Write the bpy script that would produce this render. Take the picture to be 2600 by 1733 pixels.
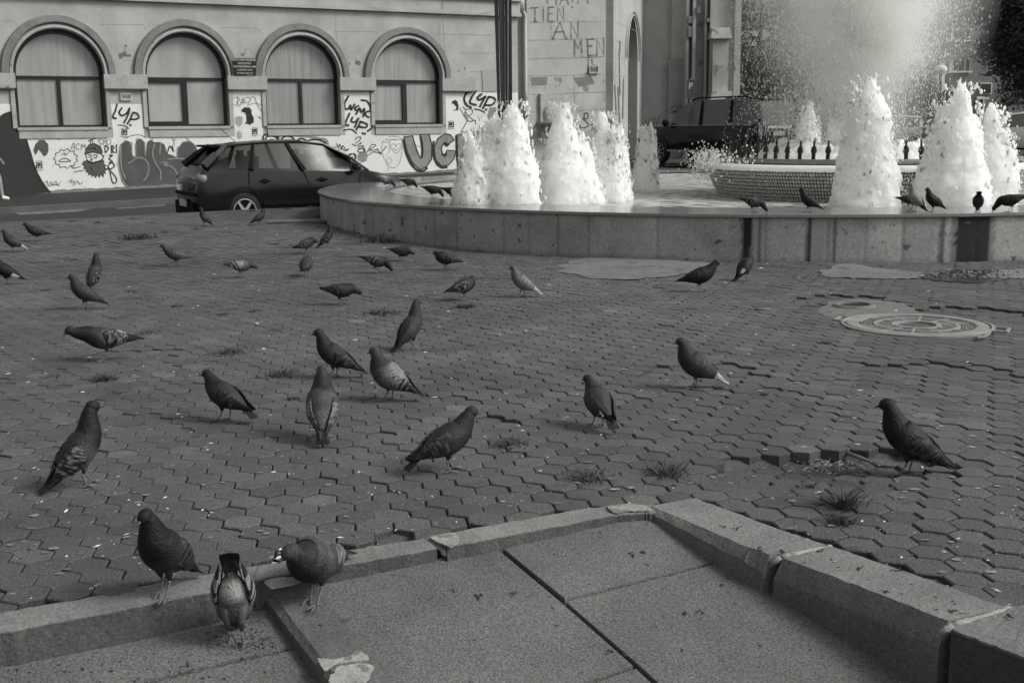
import bpy, bmesh, math, random
import numpy as np
from mathutils import Vector, Matrix, noise
random.seed(7); rng = np.random.default_rng(7)
PI = math.pi
for o in list(bpy.data.objects): bpy.data.objects.remove(o)
sc = bpy.context.scene; C = sc.collection
# ------------------------------------------------------------------ camera
F, YH, RL, HC = 3000.0, 330.0, -0.011, 1.38
PT = math.atan((866.5-YH)/F)
_r = np.array([1, 0, 0.]); _u = np.array([0, math.sin(PT), math.cos(PT)]); FW = np.array([0, math.cos(PT), -math.sin(PT)])
RR = math.cos(RL)*_r+math.sin(RL)*_u; UU = -math.sin(RL)*_r+math.cos(RL)*_u
cd = bpy.data.cameras.new('camera'); cam = bpy.data.objects.new('camera', cd); C.objects.link(cam)
cd.sensor_width = 36; cd.lens = F/2600*36; cd.clip_end = 2000; cd.clip_start = .05
cam.matrix_world = Matrix(((RR[0], UU[0], -FW[0], 0), (RR[1], UU[1], -FW[1], 0), (RR[2], UU[2], -FW[2], HC), (0, 0, 0, 1)))
sc.camera = cam
cd.dof.use_dof = True; cd.dof.focus_distance = 4.6; cd.dof.aperture_fstop = 16
# ------------------------------------------------------------------ world and sun
SUN_EL, SUN_AZ = math.radians(41), math.radians(106)      # azimuth from +Y towards +X
w = bpy.data.worlds.new('World'); sc.world = w; w.use_nodes = True
nt = w.node_tree; nt.nodes.clear()
sky = nt.nodes.new('ShaderNodeTexSky'); sky.sky_type = 'NISHITA'; sky.sun_disc = False
sky.sun_elevation = SUN_EL; sky.sun_rotation = SUN_AZ; sky.dust_density = 4; sky.air_density = 1.5
bw = nt.nodes.new('ShaderNodeRGBToBW'); bg = nt.nodes.new('ShaderNodeBackground'); wo = nt.nodes.new('ShaderNodeOutputWorld')
nt.links.new(sky.outputs[0], bw.inputs[0]); nt.links.new(bw.outputs[0], bg.inputs[0]); bg.inputs[1].default_value = .14
nt.links.new(bg.outputs[0], wo.inputs[0])
sl = bpy.data.lights.new('sun', 'SUN'); sl.energy = 2.0; sl.angle = math.radians(18); sl.color = (1, .985, .96)
so = bpy.data.objects.new('sun', sl); C.objects.link(so)
sdir = Vector((math.sin(SUN_AZ)*math.cos(SUN_EL), math.cos(SUN_AZ)*math.cos(SUN_EL), math.sin(SUN_EL)))
so.rotation_euler = sdir.to_track_quat('Z', 'Y').to_euler(); so.location = sdir*50
sc.view_settings.view_transform = 'Standard'; sc.view_settings.look = 'None'; sc.view_settings.gamma = 1
sc.view_settings.exposure = .20; sc.view_settings.use_curve_mapping = False
sc.cycles.volume_bounces = 16; sc.cycles.transparent_max_bounces = 24; sc.cycles.max_bounces = 16
# ------------------------------------------------------------------ pixel helpers (source pixels 2600 x 1733)
def ray(x, y): return FW+RR*((x-1300)/F)-UU*((y-866.5)/F)
CAMP = np.array([0, 0, HC])
def atz(x, y, z=0.0):
    v = ray(x, y); return CAMP+v*((z-HC)/v[2])
def aty(x, y, Y):
    v = ray(x, y); return CAMP+v*(Y/v[1])
def ss(t): t = max(0, min(1, t)); return t*t*(3-2*t)
def gz(x, y): return .10*ss((y-11)/7)*ss((.5-x)/3)
def gnd(x, y):
    z = 0
    for _ in range(6):
        p = atz(x, y, z); z = gz(p[0], p[1])
    return p
def road_z(x, y): return min(-.7504+.0096*x+.0258*y, .34)
def atroad(x, y, dz=0):
    z = -.2
    for _ in range(12):
        p = atz(x, y, z); z = road_z(p[0], p[1])+dz
    return p
# ------------------------------------------------------------------ materials
def lin(c): return c
TW = (1.0, .995, .965)
def gcol(v): return (v*TW[0], v*TW[1], v*TW[2], 1)
MATS = {}
def mat(name, v=.3, v2=None, scale=4, rough=.8, bump=0, bscale=60, fine=0, fscale=200, spec=.35, attr=False, spots=0, sscale=12, svec=(1, 1, 1), metal=0, coat=0, trans=0, spotv=.02):
    if name in MATS: return MATS[name]
    m = bpy.data.materials.new(name); m.use_nodes = True; n = m.node_tree.nodes; l = m.node_tree.links
    b = n['Principled BSDF']; b.inputs['Roughness'].default_value = rough; b.inputs['Specular IOR Level'].default_value = spec
    b.inputs['Metallic'].default_value = metal; b.inputs['Coat Weight'].default_value = coat
    if v2 is None: v2 = v
    tc = n.new('ShaderNodeTexCoord'); mp = n.new('ShaderNodeMapping'); mp.inputs['Scale'].default_value = svec
    l.new(tc.outputs['Object'], mp.inputs[0])
    nz = n.new('ShaderNodeTexNoise'); nz.inputs['Scale'].default_value = scale; nz.inputs['Detail'].default_value = 6; nz.inputs['Roughness'].default_value = .62
    l.new(mp.outputs[0], nz.inputs['Vector'])
    cr = n.new('ShaderNodeValToRGB'); cr.color_ramp.elements[0].position = .3; cr.color_ramp.elements[1].position = .7
    cr.color_ramp.elements[0].color = gcol(v); cr.color_ramp.elements[1].color = gcol(v2)
    l.new(nz.outputs[0], cr.inputs[0]); out = cr.outputs[0]
    def mul(a, bsock=None, val=None, kind='MULTIPLY', fac=1):
        x = n.new('ShaderNodeMix'); x.data_type = 'RGBA'; x.blend_type = kind; x.inputs[0].default_value = fac
        l.new(a, x.inputs[6])
        if bsock is not None: l.new(bsock, x.inputs[7])
        else: x.inputs[7].default_value = val
        return x
    if fine:
        nf = n.new('ShaderNodeTexNoise'); nf.inputs['Scale'].default_value = fscale; nf.inputs['Detail'].default_value = 3; nf.inputs['Roughness'].default_value = .8
        l.new(tc.outputs['Object'], nf.inputs['Vector'])
        mr = n.new('ShaderNodeMapRange'); mr.inputs[1].default_value = .3; mr.inputs[2].default_value = .7; mr.inputs[3].default_value = 1-fine; mr.inputs[4].default_value = 1+fine; mr.clamp = True
        l.new(nf.outputs[0], mr.inputs[0]); out = mul(out, mr.outputs[0]).outputs[2]
    if attr:
        at = n.new('ShaderNodeAttribute'); at.attribute_name = 'shade'
        out = mul(out, at.outputs['Color']).outputs[2]
    if spots:
        vo = n.new('ShaderNodeTexNoise'); vo.inputs['Scale'].default_value = sscale; vo.inputs['Detail'].default_value = 4
        l.new(tc.outputs['Object'], vo.inputs['Vector'])
        r2 = n.new('ShaderNodeMapRange'); r2.inputs[1].default_value = 1-spots; r2.inputs[2].default_value = 1-spots+.05
        l.new(vo.outputs[0], r2.inputs[0]); x = mul(out, None, gcol(spotv), 'MIX'); l.new(r2.outputs[0], x.inputs[0]); out = x.outputs[2]
    l.new(out, b.inputs['Base Color'])
    if bump:
        nb = n.new('ShaderNodeTexNoise'); nb.inputs['Scale'].default_value = bscale; nb.inputs['Detail'].default_value = 5
        l.new(tc.outputs['Object'], nb.inputs['Vector'])
        bp = n.new('ShaderNodeBump'); bp.inputs['Strength'].default_value = bump; bp.inputs['Distance'].default_value = .01
        l.new(nb.outputs[0], bp.inputs['Height']); l.new(bp.outputs[0], b.inputs['Normal'])
    if trans:
        tr = n.new('ShaderNodeBsdfTranslucent'); ms = n.new('ShaderNodeMixShader'); ms.inputs[0].default_value = trans
        tr.inputs[0].default_value = gcol(max(v, v2)); l.new(out, tr.inputs[0])
        l.new(b.outputs[0], ms.inputs[1]); l.new(tr.outputs[0], ms.inputs[2]); l.new(ms.outputs[0], n['Material Output'].inputs[0])
    MATS[name] = m; return m
# ------------------------------------------------------------------ object helpers
def tag(o, label=None, cat=None, group=None, kind=None):
    if label: o['label'] = label
    if cat: o['category'] = cat
    if group: o['group'] = group
    if kind: o['kind'] = kind
    return o
def empty(name, loc=(0, 0, 0), rz=0, sca=1):
    o = bpy.data.objects.new(name, None); C.objects.link(o); o.location = loc; o.rotation_euler = (0, 0, rz); o.scale = (sca,)*3; o.empty_display_size = .1
    return o
class M:
    def __init__(s): s.v = []; s.f = []; s.m = []; s.c = []; s.uv = {}
    def add(s, vs, fs, mi=0, cs=None):
        b = len(s.v); s.v += [tuple(map(float, p)) for p in vs]; s.f += [tuple(b+i for i in f) for f in fs]
        s.m += [mi]*len(fs) if isinstance(mi, int) else list(mi)
        s.c += [float(cs)]*len(vs) if cs is not None and not hasattr(cs, '__len__') else (list(cs) if cs is not None else [1.0]*len(vs))
        return b
    def box(s, c, d, rz=0, mi=0, sh=1, taper=1):
        x, y, z = d[0]/2, d[1]/2, d[2]/2; co, si = math.cos(rz), math.sin(rz); vs = []
        for k in (-1, 1):
            t = taper if k > 0 else 1
            for (i, j) in ((-1, -1), (1, -1), (1, 1), (-1, 1)):
                a, b = i*x*t, j*y*t; vs.append((c[0]+a*co-b*si, c[1]+a*si+b*co, c[2]+k*z))
        s.add(vs, [(3, 2, 1, 0), (4, 5, 6, 7), (0, 1, 5, 4), (1, 2, 6, 5), (2, 3, 7, 6), (3, 0, 4, 7)], mi, sh)
    def tube(s, pts, rs, n=8, mi=0, sh=1, cap=True):
        pts = [Vector(p) for p in pts]
        if not hasattr(rs, '__len__'): rs = [rs]*len(pts)
        vs = []; up = None
        for i, p in enumerate(pts):
            t = (pts[min(i+1, len(pts)-1)]-pts[max(i-1, 0)])
            t = t.normalized() if t.length > 1e-9 else Vector((0, 0, 1))
            if up is None:
                up = Vector((0, 0, 1)) if abs(t.z) < .9 else Vector((1, 0, 0))
            a = t.cross(up)
            a = a.normalized() if a.length > 1e-6 else Vector((1, 0, 0))
            up = a.cross(t).normalized()
            for k in range(n):
                th = 2*PI*k/n; vs.append(p+(a*math.cos(th)+up*math.sin(th))*rs[i])
        fs = [(i*n+k, i*n+(k+1) % n, (i+1)*n+(k+1) % n, (i+1)*n+k) for i in range(len(pts)-1) for k in range(n)]
        if cap: fs += [tuple(range(n-1, -1, -1)), tuple((len(pts)-1)*n+k for k in range(n))]
        s.add(vs, fs, mi, sh)
    def rings(s, rings, mi=0, cs=None, cap=True, closed=True):
        n = len(rings[0]); vs = [p for r in rings for p in r]
        fs = [(i*n+k, i*n+(k+1) % n, (i+1)*n+(k+1) % n, (i+1)*n+k) for i in range(len(rings)-1) for k in range(n if closed else n-1)]
        if cap and closed: fs += [tuple(range(n-1, -1, -1)), tuple((len(rings)-1)*n+k for k in range(n))]
        s.add(vs, fs, mi, cs)
    def lathe(s, prof, c=(0, 0, 0), n=48, mi=0, cap=False, sh=1, a0=0, a1=2*PI):
        full = abs(a1-a0-2*PI) < 1e-6; k = n if full else n+1
        vs = [(c[0]+r*math.cos(a0+(a1-a0)*j/n), c[1]+r*math.sin(a0+(a1-a0)*j/n), c[2]+z) for (r, z) in prof for j in range(k)]
        fs = [(i*k+j, i*k+(j+1) % k, (i+1)*k+(j+1) % k, (i+1)*k+j) for i in range(len(prof)-1) for j in range(n)]
        s.add(vs, fs, mi, sh)
    def ell(s, c, r, nu=12, nv=8, R=None, mi=0, sh=1):
        vs = []
        for i in range(nv+1):
            ph = PI*i/nv
            for j in range(nu):
                th = 2*PI*j/nu; p = Vector((r[0]*math.cos(ph), r[1]*math.sin(ph)*math.cos(th), r[2]*math.sin(ph)*math.sin(th)))
                if R is not None: p = R @ p
                vs.append((c[0]+p[0], c[1]+p[1], c[2]+p[2]))
        fs = [(i*nu+j, (i+1)*nu+j, (i+1)*nu+(j+1) % nu, i*nu+(j+1) % nu) for i in range(nv) for j in range(nu)]
        s.add(vs, fs, mi, sh)
    def build(s, name, mats, parent=None, smooth=False, attr=False):
        me = bpy.data.meshes.new(name); me.from_pydata(s.v, [], s.f)
        if not isinstance(mats, (list, tuple)): mats = [mats]
        for m in mats: me.materials.append(m)
        if len(mats) > 1: me.polygons.foreach_set('material_index', s.m)
        if smooth: me.polygons.foreach_set('use_smooth', [True]*len(s.f))
        if attr:
            a = me.color_attributes.new('shade', 'FLOAT_COLOR', 'POINT'); arr = np.ones((len(s.v), 4), 'f'); arr[:, :3] = np.array(s.c, 'f')[:, None]
            a.data.foreach_set('color', arr.ravel())
        me.update(); o = bpy.data.objects.new(name, me); C.objects.link(o)
        if parent: o.parent = parent
        return o
def text(body, size, mt_, par, loc, rot=None, ext=.001):
    cu_ = bpy.data.curves.new('t', 'FONT'); cu_.body = body; cu_.size = size; cu_.align_x = 'CENTER'; cu_.align_y = 'CENTER'; cu_.extrude = ext
    q = bpy.data.objects.new('t', cu_); C.objects.link(q); bpy.context.view_layer.update(); me = bpy.data.meshes.new_from_object(q.evaluated_get(bpy.context.evaluated_depsgraph_get()))
    bpy.data.objects.remove(q); me.materials.clear(); me.materials.append(mt_); o = bpy.data.objects.new('lettering', me); C.objects.link(o); o.parent = par; o.location = loc
    if rot: o.rotation_euler = rot
    return o
def autosm(o, ang=40):
    me = o.data; bm = bmesh.new(); bm.from_mesh(me)
    for f in bm.faces: f.smooth = True
    for e in bm.edges:
        if len(e.link_faces) == 2 and e.calc_face_angle(0) > math.radians(ang): e.smooth = False
    bm.to_mesh(me); bm.free()
def catm(P, k=6):
    P = [np.array(p, float) for p in P]
    if len(P) < 3: return P
    Q = [2*P[0]-P[1]]+P+[2*P[-1]-P[-2]]; out = []
    for i in range(1, len(Q)-2):
        for j in range(k):
            t = j/k; out.append(.5*((2*Q[i])+(-Q[i-1]+Q[i+1])*t+(2*Q[i-1]-5*Q[i]+4*Q[i+1]-Q[i+2])*t*t+(-Q[i-1]+3*Q[i]-3*Q[i+1]+Q[i+2])*t**3))
    out.append(P[-1]); return out
def interp(t, xs, ys): return float(np.interp(t, xs, ys))
# ================================================================== STRUCTURE: ground, paving, kerbs, ramp
def fbm(x, y, s=1, z=0): return noise.fractal(Vector((x*s, y*s, z)), 1.0, 2.0, 4)
FC = np.array([4.215, 19.33]); FR = 7.25; FRI = 6.2
m_base = mat('soil_dark', .05, .085, 3, rough=.95, fine=.3, fscale=60)
m_pave = mat('paver_concrete', .063, .096, 1.3, rough=.8, fine=.6, fscale=130, bump=.6, bscale=110, attr=True, spec=.3, spots=.36, sscale=5, spotv=.055)
m_kerb = mat('kerb_concrete', .118, .185, 4, rough=.85, fine=.4, fscale=100, bump=.5, bscale=70, attr=True, spots=.3, sscale=26, spotv=.09)
m_slab = mat('slab_granite', .080, .132, 2.2, rough=.8, fine=.65, fscale=120, bump=.5, bscale=120, spots=.30, sscale=18, spotv=.085)
m_asph = mat('asphalt', .026, .036, .6, rough=.9, fine=.3, fscale=60, bump=.3, bscale=60)
m_walk = mat('footway_asphalt', .02, .028, .5, rough=.9, fine=.25, fscale=50)
m_patch = mat('cement_patch', .10, .165, 1.6, rough=.9, fine=.35, fscale=30, bump=.5, bscale=25, spots=.4, sscale=3.5, spotv=.085)
m_mort = mat('mortar_pale', .20, .30, 9, rough=.9, fine=.25, fscale=120, bump=.6, bscale=50, spots=.42, sscale=20, spotv=.15)
edge = [(-600, 600), (0, 565), (250, 553), (462, 541), (660, 531), (845, 520)]
eP = [gnd(x, y) for x, y in edge]
d_e = (eP[-1]-eP[1])[:2]; d_e /= np.linalg.norm(d_e)
eP += [np.array([*(eP[-1][:2]+d_e*t), 0.0]) for t in (4, 10, 25, 60)]
eL = [np.array([*(eP[0][:2]-d_e*t), .1]) for t in (60, 10)]
eP = eL+eP
def edge_side(x, y):                                                   # >0 : on the plaza
    return (d_e[0]*(eP[3][1]-y)-d_e[1]*(eP[3][0]-x))
# plaza base sheet
m = M(); nx = 60
for i, p in enumerate(eP):
    for k in range(24):
        t = k/23; q = np.array([p[0]+(1-t)*0, p[1], 0]); near = np.array([p[0]*.9+4 if p[0] > 20 else p[0], -8.0])
        a = p[:2]*(1-t)+near*t
        m.v.append((a[0], a[1], gz(a[0], a[1])-.055 if k else gz(a[0], a[1])-.02)); m.c.append(1)
for i in range(len(eP)-1):
    for k in range(23): m.f.append((i*24+k+1, (i+1)*24+k+1, (i+1)*24+k, i*24+k)); m.m.append(0)
KO = [(-900, 1719), (0, 1555), (220, 1517), (376, 1485), (700, 1427.5), (1080, 1368), (1350, 1314), (1498, 1289), (1651, 1281), (1765, 1264), (2000, 1351), (2104, 1381), (2314, 1456), (2557, 1542), (2700, 1512), (3500, 1345)]
KOx = [a for a, b in KO]; KOy = [b for a, b in KO]
def tpx(p):
    v = np.array(p, float)-CAMP; z = v@FW; return 1300+F*(v@RR)/z, 866.5-F*(v@UU)/z, z
KOW = [atz(x, y)[:2] for x, y in KO]
def plaza_far(x, y, mg=0.0):      # is the point beyond the kerb line (world polyline test)
    xs = [p[0] for p in KOW]
    if x <= xs[0] or x >= xs[-1]: return y > 2
    for i in range(len(KOW)-1):
        a, b = KOW[i], KOW[i+1]
        if min(a[0], b[0]) <= x <= max(a[0], b[0]) and abs(b[0]-a[0]) > 1e-6:
            return y > a[1]+(b[1]-a[1])*(x-a[0])/(b[0]-a[0])-mg
    return y > 4.3
mh_c = atz(2327, 826); hole_c = atz(2168, 778)
sink_c = atz(2120, 1192)
patches = []
def paver_dz(x, y):
    z = .006*noise.noise(Vector((x*1.1, y*1.1, 0)))+.004*noise.noise(Vector((x*3.3, y*3.3, 5)))
    u = (x-sink_c[0])/.55; v = (y-sink_c[1])/.30; c_, s_ = math.cos(.22), math.sin(.22); u, v = u*c_+v*s_*1.2, -u*s_*1.7+v*c_
    r = math.hypot(u, v)
    if r < 1: z -= .05*ss((v+1)/1.3)*(1-.6*ss((abs(u)-.6)/.4))
    for (px, py, rad, dep) in ((1770, 948, .34, .022), (1015, 1378, .13, .03), (870, 1395, .09, .03), (2140, 765, .4, .02), (330, 905, .3, .012), (1240, 1075, .12, .016), (160, 1540, .12, .012), (2400, 965, .5, .014), (2470, 800, .45, .02)):
        q = PC.setdefault((px, py), atz(px, py)); d = math.hypot(x-q[0], y-q[1])
        if d < rad: z -= dep*(.5+.5*ss((y-q[1]+rad)/(2*rad)))
    return z
PC = {}
# cut base sheet where the ramp and lower pavement are: rebuild as grid instead
m = M(); gx = np.concatenate([np.linspace(-40, -9, 8), np.linspace(-8.5, 14, 91), np.linspace(15, 60, 10)]); gy = np.concatenate([np.linspace(-6, 1.9, 5), np.linspace(2, 12, 101), np.linspace(12.5, 75, 60)])
idx = {}
for i, x in enumerate(gx):
    for j, y in enumerate(gy): idx[i, j] = len(m.v); m.v.append((x, y, gz(x, y)+paver_dz(x, y)-.021)); m.c.append(1)
for i in range(len(gx)-1):
    for j in range(len(gy)-1):
        cx, cy = (gx[i]+gx[i+1])/2, (gy[j]+gy[j+1])/2
        if edge_side(cx, cy) < .25 or not plaza_far(cx, cy, .02): continue
        m.f.append((idx[i, j], idx[i+1, j], idx[i+1, j+1], idx[i, j+1])); m.m.append(0)
tag(m.build('plaza_bedding', m_base), kind='structure')
# edge kerb of the plaza towards the road
m = M()
for i in range(len(eP)-1):
    a, b = np.array(eP[i]), np.array(eP[i+1]); n_ = np.array([-d_e[1], d_e[0]])
    za, zb = gz(a[0], a[1]), gz(b[0], b[1]); q = []
    for (p, z) in ((a, za), (b, zb)):
        o_ = p[:2]-n_*.16; r_ = p[:2]+n_*.02
        q += [(o_[0], o_[1], z+.004), (r_[0], r_[1], z+.004), (r_[0]+n_[0]*.01, r_[1]+n_[1]*.01, -1.2), (o_[0], o_[1], -1.2)]
    m.add(q, [(0, 4, 5, 1), (1, 5, 6, 2), (3, 7, 4, 0)])
m.c = [.5]*len(m.v)
tag(m.build('plaza_edge_kerb', m_kerb, attr=True), kind='structure')
# hexagonal pavers
m = M(); HA = .134; HRr = HA/math.sqrt(3); th0 = math.radians(8); er = np.array([math.cos(th0), math.sin(th0)]); ec = np.array([-math.sin(th0), math.cos(th0)])
npav = 0
for j in range(-20, 260):
    for i in range(-190, 190):
        c0 = er*(HA*(i+.5*(j % 2)))+ec*(HA*.866*j)
        x, y = c0
        if y < 2.0 or y > 26 or abs(x) > .5*y+1.3: continue
        if edge_side(x, y) < .22 or not plaza_far(x, y, -.0): continue
        if math.hypot(x-FC[0], y-FC[1]) < FR+.02: continue
        if math.hypot(x-mh_c[0], y-mh_c[1]) < .5: continue
        if math.hypot((x-hole_c[0])/.42, (y-hole_c[1])/.26) < 1: continue
        npav += 1; far = y > 12
        z0 = gz(x, y)+paver_dz(x, y)+random.gauss(0, .0011 if y > 7 else .0020)
        tx, ty = random.gauss(0, .014), random.gauss(0, .014); rot = th0+random.gauss(0, .012)
        jx, jy = random.gauss(0, .0012), random.gauss(0, .0012); sh = 1+random.gauss(0, .10)+.22*noise.noise(Vector((x*.45, y*.45, 4)))
        if random.random() < .02: sh *= 1.25
        R1 = HRr-.0010-random.random()*.0016-(0 if y > 7 else .0004); R2 = R1-.0065
        vs = []
        for (R_, dz) in ((R2, 0), (R1, -.0042), (R1, -.05)):
            for k in range(6):
                a = rot+PI/6+k*PI/3; rr_ = R_*(1+(.02*random.random() if dz == 0 else 0)); dx, dy = rr_*math.cos(a), rr_*math.sin(a)
                vs.append((x+jx+dx, y+jy+dy, z0+dz+dx*tx+dy*ty))
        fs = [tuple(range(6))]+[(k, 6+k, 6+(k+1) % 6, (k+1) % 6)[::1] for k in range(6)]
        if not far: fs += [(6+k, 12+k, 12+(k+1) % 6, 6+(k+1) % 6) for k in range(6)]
        cs = [sh]*6+[sh*.74]*12  # joint shading put into the colour: bevels and sides darker than the top
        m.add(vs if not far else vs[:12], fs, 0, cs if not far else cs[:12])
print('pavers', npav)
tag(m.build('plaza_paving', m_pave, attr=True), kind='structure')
# ---------------- ramp plane
rp = [(1640, 1318, .022), (828, 1477, .05), (1300, 1376.5, .036), (1842, 1418, .075), (1976, 1507, .117), (2340, 1730, .20)]
A = []; Bz = []
for x, y, dp in rp:
    p = atz(x, y, -dp); A.append([p[0], p[1], 1]); Bz.append(p[2])
ra, rb, rc = np.linalg.lstsq(np.array(A), np.array(Bz), rcond=None)[0]
def onplane(px, py, a=None):
    a = a or (ra, rb, rc); v = ray(px, py); t = (a[0]*0+a[1]*0+a[2]-HC)/(v[2]-a[0]*v[0]-a[1]*v[1]); return CAMP+v*t
def rampz(x, y): return ra*x+rb*y+rc
print('ramp', ra, rb, rc)
LOWZ = -.105
def slab(pxs, nm, planefn, thick=.06, mt=m_slab, gap=.013):
    P = [planefn(*p) for p in pxs]; c = sum(P)/len(P); m = M(); P2 = []
    for p in P:
        d = p-c; L = np.linalg.norm(d); P2.append(c+d*(1-gap/L))
    n_ = len(P2); m.add([*P2, *[p-np.array([0, 0, .004])+(p-c)*.003 for p in P2], *[p-np.array([0, 0, thick]) for p in P2]],
        [tuple(range(n_))]+[(k, n_+k, n_+(k+1) % n_, (k+1) % n_) for k in range(n_)]+[(n_+k, 2*n_+k, 2*n_+(k+1) % n_, n_+(k+1) % n_) for k in range(n_)])
    o = m.build(nm, mt); bm = bmesh.new(); bm.from_mesh(o.data); bmesh.ops.recalc_face_normals(bm, faces=bm.faces); bm.to_mesh(o.data); bm.free()
    tag(o, kind='structure'); return o
J0, J1, J2, J3 = (1258, 1384), (1430, 1523), (1617, 1690), (1900, 1950)
slab([(1660, 1300), (1258, 1382), J1, (1846, 1419)], 'ramp_slab', onplane)
slab([J1, (1846, 1419), (2400, 1775), (2300, 2300), J3, J2], 'ramp_slab', onplane)
slab([(780, 1484), (1256, 1382), J1, J2, (1200, 1830), (1010, 1790)], 'ramp_slab', onplane)
slab([(1012, 1792), (1198, 1834), J2, J3, (2200, 2500), (1300, 2500)], 'ramp_slab', onplane)
_L = [atz(0, 1690, -.10), atz(526, 1592, -.105), onplane(826, 1740)-np.array([0, 0, .06])]
LP = tuple(np.linalg.solve(np.array([[p[0], p[1], 1] for p in _L]), np.array([p[2] for p in _L])))
ground_low = lambda x, y: onplane(x, y, LP)
slab([(-900, 1760), (-900, 1990), (344, 1733), (574, 1679), (800, 1628), (760, 1530), (526, 1570), (0, 1670)], 'lower_pavement_slab', ground_low)
slab([(-900, 1994), (344, 1736), (574, 1682), (803, 1632), (1000, 1800), (1450, 2400), (-900, 2800)], 'lower_pavement_slab', ground_low)
m = M(); q = [atz(x, y, -.36) for x, y in ((-2500, 1480), (-2500, 3600), (4500, 3600), (4500, 1200), (1700, 1190))]
m.add(q, [tuple(range(5))[::-1]]); tag(m.build('ramp_bedding', m_base), kind='structure')
# ---------------- kerbs: prisms between an outer and inner top edge
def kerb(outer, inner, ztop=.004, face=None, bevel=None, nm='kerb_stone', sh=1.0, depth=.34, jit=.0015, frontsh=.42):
    """outer / inner : px polylines with the same number of points; bevel : px polyline of the chamfer's lower edge with depth below top"""
    m = M(); k = 10
    def dens(L):
        out = []
        for a, b in zip(L[:-1], L[1:]):
            for t in range(k): out.append((a[0]+(b[0]-a[0])*t/k, a[1]+(b[1]-a[1])*t/k))
        return out+[L[-1]]
    O = [atz(*p, ztop) for p in dens(outer)]; I = [atz(*p, ztop) for p in dens(inner)]
    rings = []
    for i, (o_, i_) in enumerate(zip(O, I)):
        j = [np.array([random.gauss(0, jit), random.gauss(0, jit), random.gauss(0, jit*.6)]) for _ in range(5)]
        w_ = (i_-o_)/np.linalg.norm(i_-o_)
        if bevel:
            dz = bevel[0]+(bevel[1]-bevel[0])*i/(len(O)-1); bx = bevel[2]
            rings.append([o_-np.array([0, 0, depth]), o_+j[0], i_+j[1], i_+w_*bx-np.array([0, 0, dz])+j[2], i_+w_*(bx+.004)-np.array([0, 0, depth])])
        else:
            rings.append([o_-np.array([0, 0, depth]), o_+j[0], i_+j[1]-w_*.004, i_+j[1]-np.array([0, 0, .006]), i_+w_*.003-np.array([0, 0, depth])])
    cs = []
    for i in range(len(rings)): cs += ([.6, sh, sh, sh*.8, sh*frontsh] if bevel else [.6, sh, sh, sh*frontsh, sh*frontsh])  # front faces coloured darker than the tops: grime, plus shade put in
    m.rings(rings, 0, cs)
    o = m.build(nm, m_kerb, attr=True); bm = bmesh.new(); bm.from_mesh(o.data); bmesh.ops.recalc_face_normals(bm, faces=bm.faces); bm.to_mesh(o.data); bm.free()
    return tag(o, kind='structure')
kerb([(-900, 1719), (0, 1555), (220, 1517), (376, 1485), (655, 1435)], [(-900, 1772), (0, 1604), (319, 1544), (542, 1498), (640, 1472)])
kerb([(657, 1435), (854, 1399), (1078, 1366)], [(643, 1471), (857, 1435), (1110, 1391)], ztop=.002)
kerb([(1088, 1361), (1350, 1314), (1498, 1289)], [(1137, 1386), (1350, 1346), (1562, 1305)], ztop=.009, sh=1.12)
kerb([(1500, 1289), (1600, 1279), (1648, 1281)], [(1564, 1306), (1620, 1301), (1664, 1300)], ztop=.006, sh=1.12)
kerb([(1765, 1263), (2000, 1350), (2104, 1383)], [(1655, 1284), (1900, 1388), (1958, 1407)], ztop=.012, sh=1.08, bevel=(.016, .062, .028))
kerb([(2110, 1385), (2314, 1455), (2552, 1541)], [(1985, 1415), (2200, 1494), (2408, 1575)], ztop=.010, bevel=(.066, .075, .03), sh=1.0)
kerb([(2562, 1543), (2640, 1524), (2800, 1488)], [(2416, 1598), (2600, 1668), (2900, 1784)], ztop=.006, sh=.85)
# ramp's left kerb with a chamfer towards the lower pavement
m = M()
L1 = [(666, 1499), (745, 1604), (828, 1711), (1010, 1950)]; L2 = [(684, 1489), (740, 1573), (800, 1650), (980, 1890)]; L3 = [(780, 1476), (860, 1565), (948, 1675), (1130, 1900)]
rings = []
for a, b, c in zip(catm(L1, 4), catm(L2, 4), catm(L3, 4)):
    pa, pb, pc = onplane(*a)-np.array([0, 0, .012]), onplane(*b)+np.array([0, 0, .004]), onplane(*c)+np.array([0, 0, .004])
    rings.append([pc-np.array([0, 0, .2]), pc, pb, pa, pa+np.array([-.004, 0, -.2])])
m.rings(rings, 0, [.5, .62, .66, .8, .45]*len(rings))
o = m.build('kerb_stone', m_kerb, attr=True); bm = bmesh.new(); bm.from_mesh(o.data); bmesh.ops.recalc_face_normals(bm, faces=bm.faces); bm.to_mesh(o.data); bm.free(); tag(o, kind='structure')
# mortar in the kerb joints, chipped and pale
def mortar(pxs, zs, th=.02, seed=0):
    m = M(); rings = []; r2 = random.Random(seed)
    pts = [atz(x, y, z) for (x, y), z in zip(pxs, zs)]
    pts = catm(pts, 7)
    for i, p in enumerate(pts):
        w_ = th*(.7+.6*r2.random()); ring = []
        for k in range(8):
            a = 2*PI*k/8; ring.append((p[0]+w_*math.cos(a)*(1+.3*r2.random()), p[1]+w_*.7*math.sin(a)*(1+.3*r2.random()), p[2]+.5*w_*math.sin(a+.6)-.3*w_))
        rings.append(ring)
    m.rings(rings); o = m.build('mortar_joint', m_mort, smooth=True); return tag(o, kind='structure')
mortar([(2104, 1385), (2040, 1400), (1978, 1414), (1950, 1440), (1930, 1475)], [.006, .009, .006, -.05, -.11], .015, 1)
mortar([(2556, 1543), (2500, 1562), (2416, 1585), (2392, 1620), (2390, 1680), (2385, 1760)], [.004, .006, .002, -.05, -.12, -.22], .015, 2)
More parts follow.
